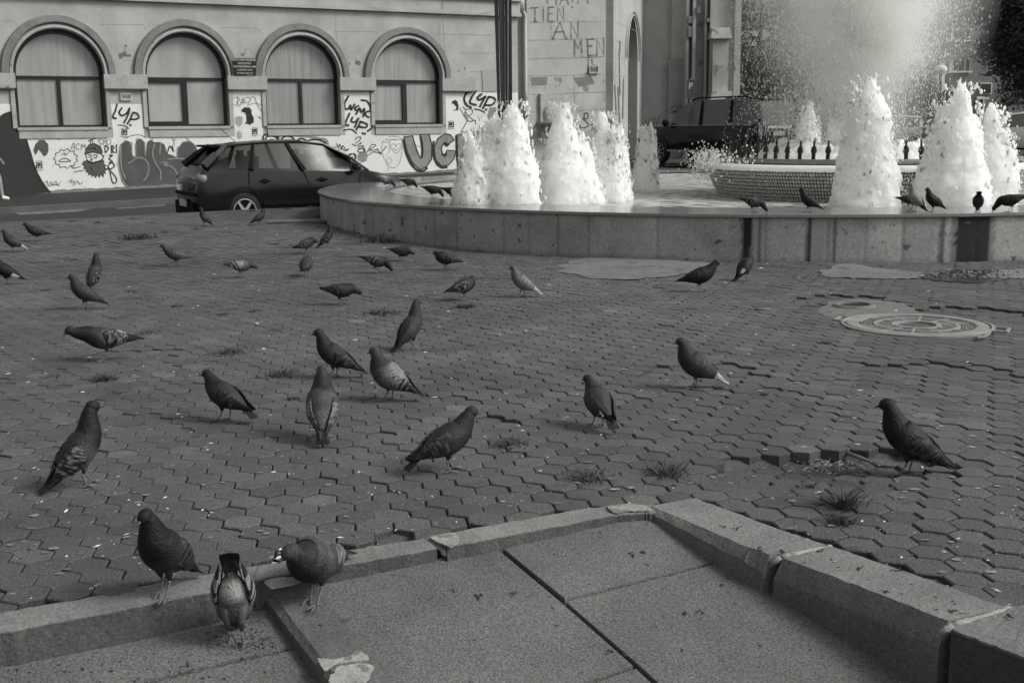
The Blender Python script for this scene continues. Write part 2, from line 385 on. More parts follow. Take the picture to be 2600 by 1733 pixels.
mortar([(1084, 1366), (1120, 1388), (1140, 1402)], [.0, -.002, -.02], .013, 3)
mortar([(1648, 1282), (1668, 1298), (1685, 1312)], [.004, -.002, -.02], .009, 4)
def flatblob(pxs, z, m_, nm, kind='structure', wob=.02, fn=None, seed=1, th=.004):
    r2 = random.Random(seed); P = catm([(fn(*p) if fn else atz(*p, z)) for p in pxs+[pxs[0]]], 12)[:-1]; cc_ = sum(P)/len(P)
    P = [p+np.array([*((p-cc_)[:2]/max(np.linalg.norm((p-cc_)[:2]), .01)*wob*2.2*(noise.noise(Vector((p[0]*(.5/wob)**.7, p[1]*(.5/wob)**.7, seed)))+.6*noise.noise(Vector((p[0]*(2/wob)**.7, p[1]*(2/wob)**.7, seed))))), 0]) for p in P]; n_ = len(P); m = M()
    c = sum(P)/n_
    m.add([c, *P, *[p-np.array([0, 0, th])+(p-c)*.02 for p in P]], [(0, 1+k, 1+(k+1) % n_) for k in range(n_)]+[(1+k, 1+n_+k, 1+n_+(k+1) % n_, 1+(k+1) % n_) for k in range(n_)])
    o = m.build(nm, m_); bm = bmesh.new(); bm.from_mesh(o.data); bmesh.ops.recalc_face_normals(bm, faces=bm.faces); bm.to_mesh(o.data); bm.free()
    if kind: tag(o, kind=kind)
    return o
flatblob([(670, 1475), (700, 1466), (745, 1464), (765, 1472), (740, 1482), (700, 1490), (684, 1489)], .007, m_mort, 'mortar_chip', wob=.002, seed=5)
flatblob([(834, 1720), (856, 1700), (900, 1692), (938, 1690), (945, 1706), (920, 1735), (850, 1742)], 0, m_mort, 'mortar_chip', wob=.006, seed=6, fn=lambda x, y: onplane(x, y)+np.array([0, 0, .009]))
flatblob([(806, 1676), (834, 1682), (880, 1672), (912, 1658), (934, 1676), (900, 1683), (850, 1690), (828, 1706)], 0, m_mort, 'mortar_chip', wob=.0025, seed=9, fn=lambda x, y: onplane(x, y)+np.array([0, 0, .008]))
flatblob([(1090, 1362), (1150, 1352), (1165, 1368), (1150, 1383), (1140, 1386), (1110, 1374)], .0135, m_mort, 'mortar_chip', wob=.002, seed=7)
flatblob([(1540, 1284), (1600, 1277), (1640, 1284), (1650, 1293), (1590, 1296), (1560, 1300)], .0135, m_mort, 'mortar_chip', wob=.002, seed=8)
# cement patches by the basin and round the little shaft
flatblob([(1420, 676), (1470, 655), (1600, 654), (1740, 662), (1790, 668), (1752, 690), (1680, 700), (1600, 707), (1500, 704), (1470, 695), (1425, 690)], .010, m_patch, 'cement_patch', wob=.05, seed=11)
flatblob([(2088, 690), (2140, 668), (2240, 682), (2320, 690), (2330, 703), (2230, 706), (2110, 700)], .011, m_patch, 'cement_patch', wob=.04, seed=12)
flatblob([(2500, 700), (2560, 684), (2700, 685), (2700, 704), (2560, 705)], .011, m_patch, 'cement_patch', wob=.03, seed=13)
flatblob([(2075, 790), (2110, 765), (2200, 760), (2290, 770), (2330, 790), (2380, 797), (2200, 800), (2130, 808)], .003, mat('cement_rough', .10, .15, 6, rough=.9, fine=.3, fscale=60, bump=.6, bscale=25, spots=.35, sscale=12, spotv=.1), 'cement_patch', wob=.02, seed=14)
# ---------------- roads and footway
m = M(); X = np.concatenate([np.linspace(-150, -14, 12), np.linspace(-13, 20, 45), np.linspace(22, 250, 16)]); Y = np.concatenate([np.linspace(13, 45, 45), np.linspace(48, 600, 24)])
for x in X:
    for y in Y: m.v.append((x, y, road_z(x, y))); m.c.append(1)
ny = len(Y)
for i in range(len(X)-1):
    for j in range(ny-1):
        if edge_side((X[i]+X[i+1])/2, (Y[j]+Y[j+1])/2) > 1.6: continue
        m.f.append((i*ny+j, (i+1)*ny+j, (i+1)*ny+j+1, i*ny+j+1)); m.m.append(0)
tag(m.build('road', m_asph), kind='structure')
YAW = .5063; WO = np.array([-10.633, 28.632]); WD = np.array([math.cos(YAW), math.sin(YAW)]); WN = np.array([-math.sin(YAW), math.cos(YAW)])
def W3(u, z, n=0.0): p = WO+WD*u-WN*n; return np.array([p[0], p[1], z])          # n : metres proud of the wall plane
def pxw(px, py, n=0.0):
    v = ray(px, py); nn = np.array([*WN, 0]); t = ((np.array([*WO, 0])-nn*n-CAMP)@nn)/(v@nn); P = CAMP+v*t; return (P[:2]-WO)@WD, P[2]
def wall_base(u): p = WO+WD*u; return road_z(*p)+.13
m = M(); us = np.linspace(-30, 15.6, 40)
for u in us:
    b = WO+WD*u; k_ = b-WN*3.6; zr = road_z(*k_)
    m.v += [(b[0]+WN[0]*.3, b[1]+WN[1]*.3, wall_base(u)-.004), (*b, wall_base(u)), (*k_, zr+.12), (k_[0]-WN[0]*.01, k_[1]-WN[1]*.01, zr-.2)]; m.c += [1]*4
    k2 = b-WN*3.44; m.v += [(*k2, road_z(*k2)+.125)]; m.c += [1]
for i in range(len(us)-1):
    a = i*5; b = a+5; m.f += [(a, b, b+1, a+1), (a+1, b+1, b+4, a+4), (a+4, b+4, b+2, a+2), (a+2, b+2, b+3, a+3)]; m.m += [0, 0, 1, 1]
o = m.build('footway', [m_walk, mat('footway_kerb', .07, .1, 2, rough=.9, fine=.2, fscale=30)]); tag(o, kind='structure')
m_road_paint = mat('road_paint_worn', .09, .17, 3, rough=.85, fine=.3, fscale=12)
def roadpoly(pxs, nm):
    m = M(); P = [atroad(x, y, .006) for x, y in pxs]; m.add(P, [tuple(range(len(P)))]); o = m.build(nm, m_road_paint)
    bm = bmesh.new(); bm.from_mesh(o.data); bm.faces.ensure_lookup_table()
    if bm.faces[0].normal.z < 0: bmesh.ops.reverse_faces(bm, faces=bm.faces)
    bm.to_mesh(o.data); bm.free(); tag(o, kind='structure')
roadpoly([(28, 536), (175, 526), (232, 530), (200, 537), (50, 546)], 'road_marking')
roadpoly([(290, 528), (420, 519), (420, 522), (300, 531)], 'road_marking')
roadpoly([(1690, 415), (1960, 412), (1960, 417), (1690, 421)], 'road_marking')
# ================================================================== FOUNTAIN
m_clad = mat('fountain_cladding', .25, .35, 2.2, rough=.75, fine=.3, fscale=40, bump=.2, bscale=30, attr=True, spots=.36, sscale=9, spotv=.08)
m_cop = mat('fountain_coping_wet', .12, .18, 2, rough=.16, fine=.12, fscale=60, spec=.6, bump=.12, bscale=14, spots=.3, sscale=26, spotv=.05)
m_bas = mat('basin_inside', .1, .16, 2, rough=.5, fine=.2, fscale=20)
m_metal = mat('nozzle_metal', .02, .035, 20, rough=.4, metal=.6)
m_pipe = mat('pipe_metal', .16, .26, 10, rough=.35, metal=.4)
m_foam = mat('foam', .9, .95, 3, rough=.6, bump=.5, bscale=14, trans=.25, spec=.2, spots=.2, sscale=16, spotv=.7)
fo = empty('fountain', (FC[0], FC[1], 0)); tag(fo, 'large round fountain basin clad in stone slabs with a wet flat rim', 'fountain')
def inF(o, par=fo): o.parent = par; o.location = -Vector(par.location); return o
def tpx(p):
    v = np.array(p, float)-CAMP; z = v@FW; return 1300+F*(v@RR)/z, 866.5-F*(v@UU)/z, z
def th_at(px, py): return min(np.linspace(-PI*.98, -.02, 3000), key=lambda a: abs(tpx((FC[0]+FR*math.cos(a), FC[1]+FR*math.sin(a), .2))[0]-px))
m = M(); NT = 1440; NZ = 12; r2 = random.Random(3)
joints = []; a = -PI
while a < PI: joints.append(a); a += random.choice([.046, .049, .052, .03, .056])
joints = np.array(joints); jsh = [1+r2.gauss(0, .06) for _ in joints]
st = [(th_at(1895, 660), .006, .04, 1), (th_at(2052, 665), .0022, .05, 1), (th_at(2472, 680), .0245, .06, 2), (th_at(2120, 669), .0015, .3, 1), (th_at(1930, 661), .0018, .4, 1), (th_at(2395, 680), .0025, .3, 1)]
vs = []; cs = []
for i in range(NT):
    a = -PI+2*PI*i/NT; k = int(np.searchsorted(joints, a)-1); d = min(abs(a-joints[k]), abs(joints[min(k+1, len(joints)-1)]-a))
    for j in range(NZ+1):
        z = -.08+(.455+.08)*j/NZ; R = FR-.028-(.003 if d < .0015 else 0)
        s_ = jsh[k]*(.72 if d < .0016 else 1)
        s_ *= 1-.25*max(0, noise.noise(Vector((a*30, z*3, 0))))
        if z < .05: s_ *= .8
        for (t0, w_, v_, kd) in st:
            ww = w_*(1+.35*noise.noise(Vector((z*9, t0*50, 1))))
            if kd == 2: ww = w_*(1.0+.12*noise.noise(Vector((z*30, 3, 1))))
            dd = abs(a-t0)
            if dd < ww: s_ *= v_
            elif dd < ww*1.35: s_ *= .6
        vs.append((FC[0]+R*math.cos(a), FC[1]+R*math.sin(a), z)); cs.append(s_)
m.add(vs, [(i*(NZ+1)+j, ((i+1) % NT)*(NZ+1)+j, ((i+1) % NT)*(NZ+1)+j+1, i*(NZ+1)+j+1) for i in range(NT) for j in range(NZ)], 0, cs)
o = inF(m.build('outer_wall', m_clad, fo, smooth=True, attr=True))
m = M(); m.lathe([(FR-.03, .4553), (FR, .4553), (FR+.004, .462), (FR+.002, .488), (FR-.004, .4925), (FRI+.01, .492), (FRI, .486), (FRI, .452), (FRI+.04, .45)], (FC[0], FC[1], 0), 400)
o = inF(m.build('coping', m_cop, fo)); autosm(o, 30)
m = M(); m.lathe([(FRI+.02, .452), (FRI+.02, .05), (.1, .045)], (FC[0], FC[1], 0), 200)
inF(m.build('basin', m_bas, fo, smooth=True))
# mosaic bowl
BC = (5.1, 17.0); BR = 2.3
mm = bpy.data.materials.new('mosaic_tiles'); mm.use_nodes = True; n = mm.node_tree.nodes; l = mm.node_tree.links
uvn = n.new('ShaderNodeUVMap'); br = n.new('ShaderNodeTexBrick'); br.offset = 0; br.inputs['Scale'].default_value = 1; br.inputs['Brick Width'].default_value = .047; br.inputs['Row Height'].default_value = .047; br.inputs['Mortar Size'].default_value = .0075
br.inputs['Color1'].default_value = gcol(.38); br.inputs['Color2'].default_value = gcol(.5); br.inputs['Mortar'].default_value = gcol(.04)
l.new(uvn.outputs[0], br.inputs['Vector']); b = n['Principled BSDF']; l.new(br.outputs[0], b.inputs['Base Color']); b.inputs['Roughness'].default_value = .3
m = M(); prof = [(2.04, .30), (2.09, .42), (2.17, .56), (2.24, .70), (2.285, .78), (2.31, .83), (2.30, .86), (2.22, .875), (2.05, .87), (.1, .86)]
m.lathe(prof, (BC[0], BC[1], 0), 160)
bo = m.build('mosaic_bowl', mm, fo, smooth=True); inF(bo); uvl = bo.data.uv_layers.new(name='UVMap')
for p in bo.data.polygons:
    us_ = []
    for li in p.loop_indices:
        v = bo.data.vertices[bo.data.loops[li].vertex_index].co; a = math.atan2(v.y-BC[1], v.x-BC[0]); r = math.hypot(v.x-BC[0], v.y-BC[1])
        us_.append([a*2.5, v.z if r > 2.03 and v.z < .85 else v.z+(2.3-r)])
    if max(u[0] for u in us_)-min(u[0] for u in us_) > 5:
        for u in us_: u[0] += 5*PI if u[0] < 0 else 0
    for li, u in zip(p.loop_indices, us_): uvl.data[li].uv = u
m = M()
for k in range(97):
    pass
pts = [(BC[0]+2.0*math.cos(2*PI*k/96), BC[1]+2.0*math.sin(2*PI*k/96), .925) for k in range(97)]
m.tube(pts, .042, 10); inF(m.build('nozzle_pipe', m_pipe, fo, smooth=True))
nz0 = M(); nz0.tube([(0, 0, .89), (0, 0, .995)], .026, 10); nz0.tube([(0, 0, .995), (0, 0, 1.045)], .038, 10); nz0.tube([(0, 0, 1.045), (0, 0, 1.075)], .03, 10); nz0.tube([(0, 0, 1.075), (0, 0, 1.15)], .015, 8)
first = None
NN = 62
for k in range(NN):
    a = 2*PI*k/NN; x, y = BC[0]+2.0*math.cos(a), BC[1]+2.0*math.sin(a)
    if first is None: first = nz0.build('nozzle', m_metal, fo); q = first
    else: q = first.copy(); C.objects.link(q); q.parent = fo
    q.location = (x-FC[0], y-FC[1], .055); q.rotation_euler = (-.14*math.sin(a), .14*math.cos(a)*-1, 0) ; q.rotation_euler = (.10*math.sin(a), -.10*math.cos(a), 0)
# small framed fitting in the water
# water surface
mw = bpy.data.materials.new('pool_water'); mw.use_nodes = True; n = mw.node_tree.nodes; l = mw.node_tree.links; b = n['Principled BSDF']
tc = n.new('ShaderNodeTexCoord'); nz = n.new('ShaderNodeTexNoise'); nz.inputs['Scale'].default_value = 5; nz.inputs['Detail'].default_value = 6; mpg = n.new('ShaderNodeMapping'); mpg.inputs['Scale'].default_value = (.8, 2.2, 1)
l.new(tc.outputs['Object'], mpg.inputs[0]); l.new(mpg.outputs[0], nz.inputs['Vector'])
cr = n.new('ShaderNodeValToRGB'); cr.color_ramp.elements[0].position = .40; cr.color_ramp.elements[1].position = .52; cr.color_ramp.elements[0].color = gcol(.10); cr.color_ramp.elements[1].color = gcol(.75)  # white patches in the water colour stand in for sparkling highlights
l.new(nz.outputs[0], cr.inputs[0]); l.new(cr.outputs[0], b.inputs['Base Color']); b.inputs['Roughness'].default_value = .12
bp = n.new('ShaderNodeBump'); bp.inputs['Strength'].default_value = .8; bp.inputs['Distance'].default_value = .06; l.new(nz.outputs[0], bp.inputs['Height']); l.new(bp.outputs[0], b.inputs['Normal'])
m = M(); m.lathe([(FRI+.005, .425), (.05, .425)], (FC[0], FC[1], 0), 128); o = m.build('water', mw); tag(o, kind='structure')
# ---------------- water jets : foam columns
_b = m_foam.node_tree.nodes['Principled BSDF']; _b.inputs['Subsurface Weight'].default_value = 1; _b.inputs['Subsurface Radius'].default_value = (1, 1, 1); _b.inputs['Subsurface Scale'].default_value = .35
def jet(cx, cy, lobes, seed, label, base=.40, name='water_jet'):
    """lobes: (dx, height z, base radius, lean)"""
    r2 = random.Random(seed); e = empty(name, (cx, cy, base)); tag(e, label, 'water jet', 'foaming jets in the fountain'); m = M(); bl_ = None
    ex = []
    for (dx, zt, rb, dy) in lobes:
        for _ in range(3): f_ = r2.uniform(.62, .93); a_ = r2.random()*2*PI; q_ = rb*(1-f_**1.25)**.72; ex.append((dx+q_*math.cos(a_), base+(zt-base)*(f_+.07), rb*r2.uniform(.22, .4), dy+q_*math.sin(a_)*.6))
    nl_ = len(lobes)
    for li, (dx, zt, rb, dy) in enumerate(list(lobes)+ex):
        n_ = 40; nr = 46; H = zt-base; rings = []; sd = r2.random()*50
        for i in range(nr+1):
            t = i/nr; z = base+H*t-.02
            prof = rb*(1-t**1.25)**.72*(1-.12*t)*(1+.05*math.sin(9*t+sd))+.008
            prof *= (1+.22*noise.noise(Vector((sd, t*3.5, 1)))); ring = []
            ox = dx*(1)+.06*noise.noise(Vector((sd, t*3, 9)))*(t+.2)
            for k in range(n_):
                a = 2*PI*k/n_
                nn = .12*noise.noise(Vector((math.cos(a)*1.3+sd, math.sin(a)*1.3, z*2.4)))+.12*noise.noise(Vector((math.cos(a)*4+sd, math.sin(a)*4, z*7)))+.13*noise.noise(Vector((math.cos(a)*11+sd, math.sin(a)*11, z*22)))
                R = prof*(1+nn*(1+.5*t))+.004
                ring.append((ox+R*math.cos(a), dy+R*math.sin(a)*.8, z-base+.05*t*noise.noise(Vector((math.cos(a)*3+sd, math.sin(a)*3, 0)))))
            rings.append(ring)
        m.rings(rings)
        bl_ = bl_ or M()
        for _ in range(46 if li < nl_ else 8):
            t = r2.random()**.6; a = r2.random()*2*PI; R = rb*(1-t**1.25)**.72*.9; z0_ = H*t*.97; o0 = Vector((dx+R*math.cos(a), dy+R*math.sin(a)*.8, z0_)); L = .04+.13*r2.random()**2
            m.tube([o0-Vector((0, 0, .05)), o0+Vector((math.cos(a)*.02, math.sin(a)*.02, L*.5)), o0+Vector((math.cos(a)*.05*r2.random(), 0, L))], [.030+.022*r2.random(), .02, .006], 7)
        for _ in range(240 if li < nl_ else 50):
            t = r2.random()**.8; a = r2.random()*2*PI; R = rb*(1-.55*t)*(1.0+abs(r2.gauss(0, .10))); s_ = .006+.012*r2.random()**2
            z = H*t*1.0+(.03*r2.random() if t > .9 else 0); d = (dx+R*math.cos(a), dy+R*math.sin(a)*.8, z)
            bl_.ell(d, (s_*(1+2.0*r2.random()), s_, s_), 6, 4, Matrix.Rotation(PI/2+r2.gauss(0, .3), 3, 'Y'))
    o = m.build('foam_column', m_foam, e, smooth=True); rm = o.modifiers.new('merge', 'REMESH'); rm.mode = 'VOXEL'; rm.voxel_size = .015; rm.use_smooth_shade = True
    dm = bl_
    for _ in range(260):
        dx, zt, rb, dy = r2.choice(lobes); t = r2.random(); a = r2.random()*2*PI; R = rb*(1-.5*t)*(1.02+abs(r2.gauss(0, .22))); s_ = .0035+.004*r2.random()
        dm.ell((dx+R*math.cos(a), dy+R*math.sin(a), (zt-base)*t*1.02), (s_*1.8, s_, s_), 5, 4, Matrix.Rotation(PI/2, 3, 'Y'))
    q = dm.build('spray_drops', m_foam, e); q['kind'] = 'stuff'
    return e
def jz(px, py, Y): return aty(px, py, Y)[2]
def jx(px, Y): return aty(px, 450, Y)[0]
def jetpx(Y, lobes, seed, label):
    cx = jx(lobes[0][0], Y); jet(cx, Y, [(jx(px, Y)-cx, jz(px, py, Y), rw*Y/3000, dy) for (px, py, rw, dy) in lobes], seed, label)
jetpx(14.6, [(1301, 260, 78, 0), (1256, 292, 74, .1), (1200, 352, 50, -.1)], 1, 'broad foaming jet furthest left in the fountain, in front of the dark post')
jetpx(15.2, [(1430, 263, 68, 0), (1478, 352, 58, .1), (1405, 372, 32, 0)], 2, 'tall pointed foaming jet second from left, in front of the lettered wall')
jetpx(15.6, [(1530, 285, 50, 0), (1572, 322, 36, .1), (1558, 330, 30, -.1)], 3, 'foaming jet joined to the right side of the pointed second one')
jetpx(17.9, [(1636, 322, 30, 0), (1652, 326, 22, .02)], 4, 'slim short jet standing alone left of the parked off-road car')
jetpx(14.05, [(2203, 196, 80, 0), (2190, 250, 76, .1), (2215, 300, 76, -.05)], 5, 'tallest foaming jet in front of the tiled bowl and the big plume')
jetpx(13.95, [(2428, 214, 84, 0), (2404, 262, 72, .1), (2378, 350, 60, 0)], 6, 'wide foaming jet right of the big plume, below the apartment windows')
jetpx(14.1, [(2508, 264, 58, 0), (2520, 290, 62, .05), (2545, 340, 48, 0)], 7, 'foaming jet at the far right overlapping the wide one')
jetpx(22.6, [(2052, 266, 40, 0), (2040, 300, 34, .1)], 8, 'hazy far jet behind the nozzles of the tiled bowl')
jetpx(22.8, [(2116, 314, 34, 0)], 9, 'short hazy far jet just left of the tallest foaming jet')
# big plume: dense mist column with falling drops
PL = (4.95, 17.05)
mv = bpy.data.materials.new('mist'); mv.use_nodes = True; n = mv.node_tree.nodes; n.remove(n['Principled BSDF'])
pv = n.new('ShaderNodeVolumePrincipled'); pv.inputs['Color'].default_value = (1, 1, .99, 1); pv.inputs['Density'].default_value = 1.5; pv.inputs['Anisotropy'].default_value = 0
mv.node_tree.links.new(pv.outputs[0], n['Material Output'].inputs['Volume'])
tc = n.new('ShaderNodeTexCoord'); sx = n.new('ShaderNodeSeparateXYZ'); l = mv.node_tree.links; l.new(tc.outputs['Object'], sx.inputs[0])
def mth(op, a, b=None):
    q = n.new('ShaderNodeMath'); q.operation = op
    for i_, v_ in enumerate((a, b)):
        if v_ is None: continue
        if isinstance(v_, (int, float)): q.inputs[i_].default_value = v_
        else: l.new(v_, q.inputs[i_])
    return q.outputs[0]
r2_ = mth('ADD', mth('MULTIPLY', sx.outputs[0], sx.outputs[0]), mth('MULTIPLY', sx.outputs[1], sx.outputs[1]))
mr_ = n.new('ShaderNodeMapRange'); l.new(sx.outputs[2], mr_.inputs[0]); mr_.inputs[1].default_value = .5; mr_.inputs[2].default_value = 2.4; mr_.inputs[3].default_value = .6; mr_.inputs[4].default_value = .92
mr2 = n.new('ShaderNodeMapRange'); l.new(sx.outputs[2], mr2.inputs[0]); mr2.inputs[1].default_value = .2; mr2.inputs[2].default_value = 2.2; mr2.inputs[3].default_value = .06; mr2.inputs[4].default_value = 1.0
g_ = mth('POWER', 2.718, mth('MULTIPLY', mth('DIVIDE', r2_, mth('MULTIPLY', mr_.outputs[0], mr_.outputs[0])), -1.0))
nz_ = n.new('ShaderNodeTexNoise'); nz_.inputs['Scale'].default_value = 1.6; nz_.inputs['Detail'].default_value = 3; l.new(tc.outputs['Object'], nz_.inputs['Vector'])
mr3 = n.new('ShaderNodeMapRange'); l.new(nz_.outputs[0], mr3.inputs[0]); mr3.inputs[1].default_value = .35; mr3.inputs[2].default_value = .65; mr3.inputs[3].default_value = .35; mr3.inputs[4].default_value = 1.5
l.new(mth('MULTIPLY', mth('MULTIPLY', mth('MULTIPLY', g_, mr2.outputs[0]), mr3.outputs[0]), 2.6), pv.inputs['Density'])
pe = empty('water_plume', (PL[0], PL[1], .8)); tag(pe, 'huge misty central plume rising out of the tiled bowl beyond the frame top', 'water plume')
def column(prof, seed, nm, mt_, amp=.12):
    m = M(); rings = []
    zs = np.linspace(prof[0][0], prof[-1][0], 40)
    for z in zs:
        R = interp(z, [p[0] for p in prof], [p[1] for p in prof]); ox = interp(z, [p[0] for p in prof], [p[2] for p in prof]); ring = []
        for k in range(48):
            a = 2*PI*k/48; q = R*(1+amp*noise.noise(Vector((math.cos(a)*1.5+seed, math.sin(a)*1.5, z*.9)))+amp*.6*noise.noise(Vector((math.cos(a)*4+seed, math.sin(a)*4, z*3))))
            ring.append((ox+q*math.cos(a), q*math.sin(a), z-.8))
        rings.append(ring)
    m.rings(rings); return m.build(nm, mt_, pe)
column([(.95, 1.5, 0), (1.4, 1.7, 0), (6.6, 2.0, 0)], 2.2, 'mist', mv, .05)
ND = 280000
z = .85+5.2*rng.random(ND)**.85; ang = rng.random(ND)*2*PI
sg = np.interp(z, [.8, 1.5, 3, 5, 6.2], [.78, .74, .74, .85, .5]); core = rng.random(ND) < .62; sg = np.where(core, np.interp(z, [.8, 2, 2.6, 3.6, 6], [.3, .42, .62, .95, .6]), sg); z = np.where(core & (z < 2.2), z+2.2*rng.random(ND), z); rad = np.abs(rng.normal(0, 1, ND))*sg
off = np.where(core, -.02, np.interp(z, [.8, 1.5, 3, 6], [-.22, -.2, -.15, 0]))
cxr = off+rad*np.cos(ang)*1.15; cxr = np.where(cxr > 0, cxr*.78, cxr); cx = PL[0]+cxr; cy = PL[1]+rad*np.sin(ang)
keep = (rad < 1.95) & (cx > PL[0]-1.75-.1*rng.random(ND))
cx, cy, z = cx[keep], cy[keep], z[keep]; N = len(cx)
sw = .0020+.0040*rng.random(N)**2; sh_ = sw*(2.0+4.0*rng.random(N)); lean = rng.normal(0, .22, N)
base_ = np.array([[1, 0, 0], [0, 1, 0], [-1, 0, 0], [0, -1, 0], [0, 0, 1], [0, 0, -1]], float)
V = np.zeros((N, 6, 3)); V[:, :, 0] = cx[:, None]+base_[None, :, 0]*sw[:, None]+base_[None, :, 2]*(sh_*lean)[:, None]; V[:, :, 1] = cy[:, None]+base_[None, :, 1]*sw[:, None]; V[:, :, 2] = z[:, None]+base_[None, :, 2]*sh_[:, None]
V -= np.array([PL[0], PL[1], .8])
tri = np.array([[0, 1, 4], [1, 2, 4], [2, 3, 4], [3, 0, 4], [1, 0, 5], [2, 1, 5], [3, 2, 5], [0, 3, 5]])
Fc = (np.arange(N)[:, None, None]*6+tri[None]).reshape(-1, 3)
def fastmesh(nm, V, Fc, mt_, par=None, k=3):
    me = bpy.data.meshes.new(nm); me.vertices.add(len(V)); me.vertices.foreach_set('co', np.ascontiguousarray(V, dtype=np.float32).ravel()); me.loops.add(Fc.size); me.loops.foreach_set('vertex_index', np.ascontiguousarray(Fc, dtype=np.int32).ravel())
    me.polygons.add(len(Fc)); me.polygons.foreach_set('loop_start', np.arange(0, Fc.size, k, dtype=np.int32)); me.update(calc_edges=True); me.validate(); me.materials.append(mt_)
    o = bpy.data.objects.new(nm, me); C.objects.link(o)
    if par: o.parent = par
    return o
m_drop = mat('water_drop', .95, rough=.3, trans=.6, spec=.5)
o = fastmesh('falling_drops', V.reshape(-1, 3), Fc, m_drop, pe); o['kind'] = 'stuff'
# splash on the bowl's lip and overflow film, one thing
se = empty('water_splash', (BC[0], BC[1], .8)); tag(se, 'white splash and thin overflow running over the lip of the tiled bowl', 'splash')
m = M(); r2 = random.Random(5)
rings = []
for (r, z_) in [(2.30, .812), (2.328, .83), (2.328, .865), (2.28, .888), (2.16, .892), (2.05, .88)]:
    rings.append([((r+.012*noise.noise(Vector((a*40, z_*30, 0))))*math.cos(a), (r+.012*noise.noise(Vector((a*40, z_*30, 0))))*math.sin(a), z_-.8+(.012*noise.noise(Vector((a*60, 0, 2))) if z_ < .835 else 0)) for a in [2*PI*k/720 for k in range(720)]])
m.rings(rings, cap=False)
m.build('overflow', m_foam, se, smooth=True)
m = M()
for _ in range(900):
    a = PI*1.02+r2.gauss(0, .22); R = 2.28+r2.gauss(.05, .13); s_ = .004+.008*r2.random()
    m.ell((R*math.cos(a), R*math.sin(a), max(-.3, r2.gauss(.10, .10))), (s_*1.6, s_, s_), 5, 4, Matrix.Rotation(PI/2, 3, 'Y'))
for _ in range(900):
    a = r2.uniform(-PI, 0); R = 2.33+abs(r2.gauss(0, .03)); z_ = .02-.38*r2.random()
    m.ell((R*math.cos(a), R*math.sin(a), z_), (.008, .003, .003), 5, 4, Matrix.Rotation(PI/2, 3, 'Y'))
q = m.build('splash_drops', m_drop, se); q['kind'] = 'stuff'
m = M(); rings = []
for t in np.linspace(0, 1, 14):
    rings.append([((1.78-.7*t+.10*noise.noise(Vector((math.cos(a)*6, math.sin(a)*6, t*3))))*math.cos(a), (1.78-.7*t)*math.sin(a), .06+.26*math.sin(PI*t*.5)*(1+.7*noise.noise(Vector((math.cos(a)*26, math.sin(a)*26, 1+t*4))))) for a in [2*PI*k/240 for k in range(240)]])
m.rings(rings, cap=False); m.build('churning_foam', m_foam, se, smooth=True)
# ================================================================== MANHOLE
m_iron = mat('cast_iron_dusty', .17, .25, 6, rough=.7, fine=.2, fscale=80, bump=.2, bscale=60)
m_irond = mat('cast_iron_dirt', .05, .09, 20, rough=.9, fine=.3, fscale=90)
MR = .505; e = empty('manhole_cover', (mh_c[0], mh_c[1], 0), .12); tag(e, 'round cast iron manhole cover with ribbed rings in the worn paving', 'manhole cover')
m = M(); m.lathe([(MR+.01, -.03), (MR+.008, .012), (MR-.012, .016), (MR-.014, .004), (MR-.03, .004), (MR-.032, .014), (MR-.105, .014), (MR-.108, .002)], n=96)
for a0, L in ((-.62, .12), (2.45, .05)):
    c_ = (math.cos(a0)*(MR+.03), math.sin(a0)*(MR+.03))
    for s in (-1, 1): m.box((c_[0]-s*math.sin(a0)*.085, c_[1]+s*math.cos(a0)*.085, .006), (L, .022, .016), a0)
    m.box((math.cos(a0)*(MR+.03+L/2), math.sin(a0)*(MR+.03+L/2), .006), (.02, .19, .016), a0)
autosm(m.build('frame', m_iron, e), 30)
m = M(); m.lathe([(MR-.108, -.004), (.001, -.004)], n=64, mi=1)
for r0, r1 in ((.388, .398), (.262, .292), (.132, .172)): m.lathe([(r0, -.004), (r0+.002, .010), (r1-.002, .010), (r1, -.004)], n=96, mi=0)
for k in range(12):
    a = 2*PI*k/12
    for ra_, rb_ in ((.17, .264), (.29, .39)): m.box((math.cos(a)*(ra_+rb_)/2, math.sin(a)*(ra_+rb_)/2, .002), (rb_-ra_, .016, .014), a)
for (r, nn) in ((.19, 48), (.212, 54), (.234, 60), (.252, 64), (.31, 78), (.33, 84), (.35, 90), (.37, 96)):
    for k in range(nn):
        a = 2*PI*(k+.5*(nn % 4 > 1))/nn
        if abs(((a/(2*PI/12)+.5) % 1)-.5) < .06: continue
        m.box((math.cos(a)*r, math.sin(a)*r, .001), (.012, .012, .011), a+.4)
m.build('cover', [m_iron, m_irond], e)
e = empty('valve_shaft', (hole_c[0], hole_c[1], 0)); tag(e, 'small open round shaft in rough cement left of the manhole cover', 'shaft')
m = M(); m.lathe([(.17, .003), (.15, .02), (.125, .022), (.118, .006), (.0, .006)], n=32); m.f = m.f; m.m = [1 if i >= 96 else 0 for i in range(len(m.f))]; autosm(m.build('shaft_ring', [mat('cement_collar', .10, .15, 9, rough=.9, fine=.3, fscale=80), mat('shaft_dark', .004, .006, 5)], e), 30)  # black disc in a shallow collar: the shaft's darkness is painted on
# metal strip lying by the basin
e = gnd(770, 564); m = M(); r0 = math.radians(7)
m.box((e[0], e[1], e[2]+.02), (1.0, .22, .03), r0, sh=1); m.box((e[0]-.02, e[1]-.13, e[2]+.006), (.94, .02, .012), r0, sh=.4)
tag(m.build('drain_slab', m_kerb, attr=True), 'narrow flat concrete drain slab on the paving left of the basin', 'drain slab')
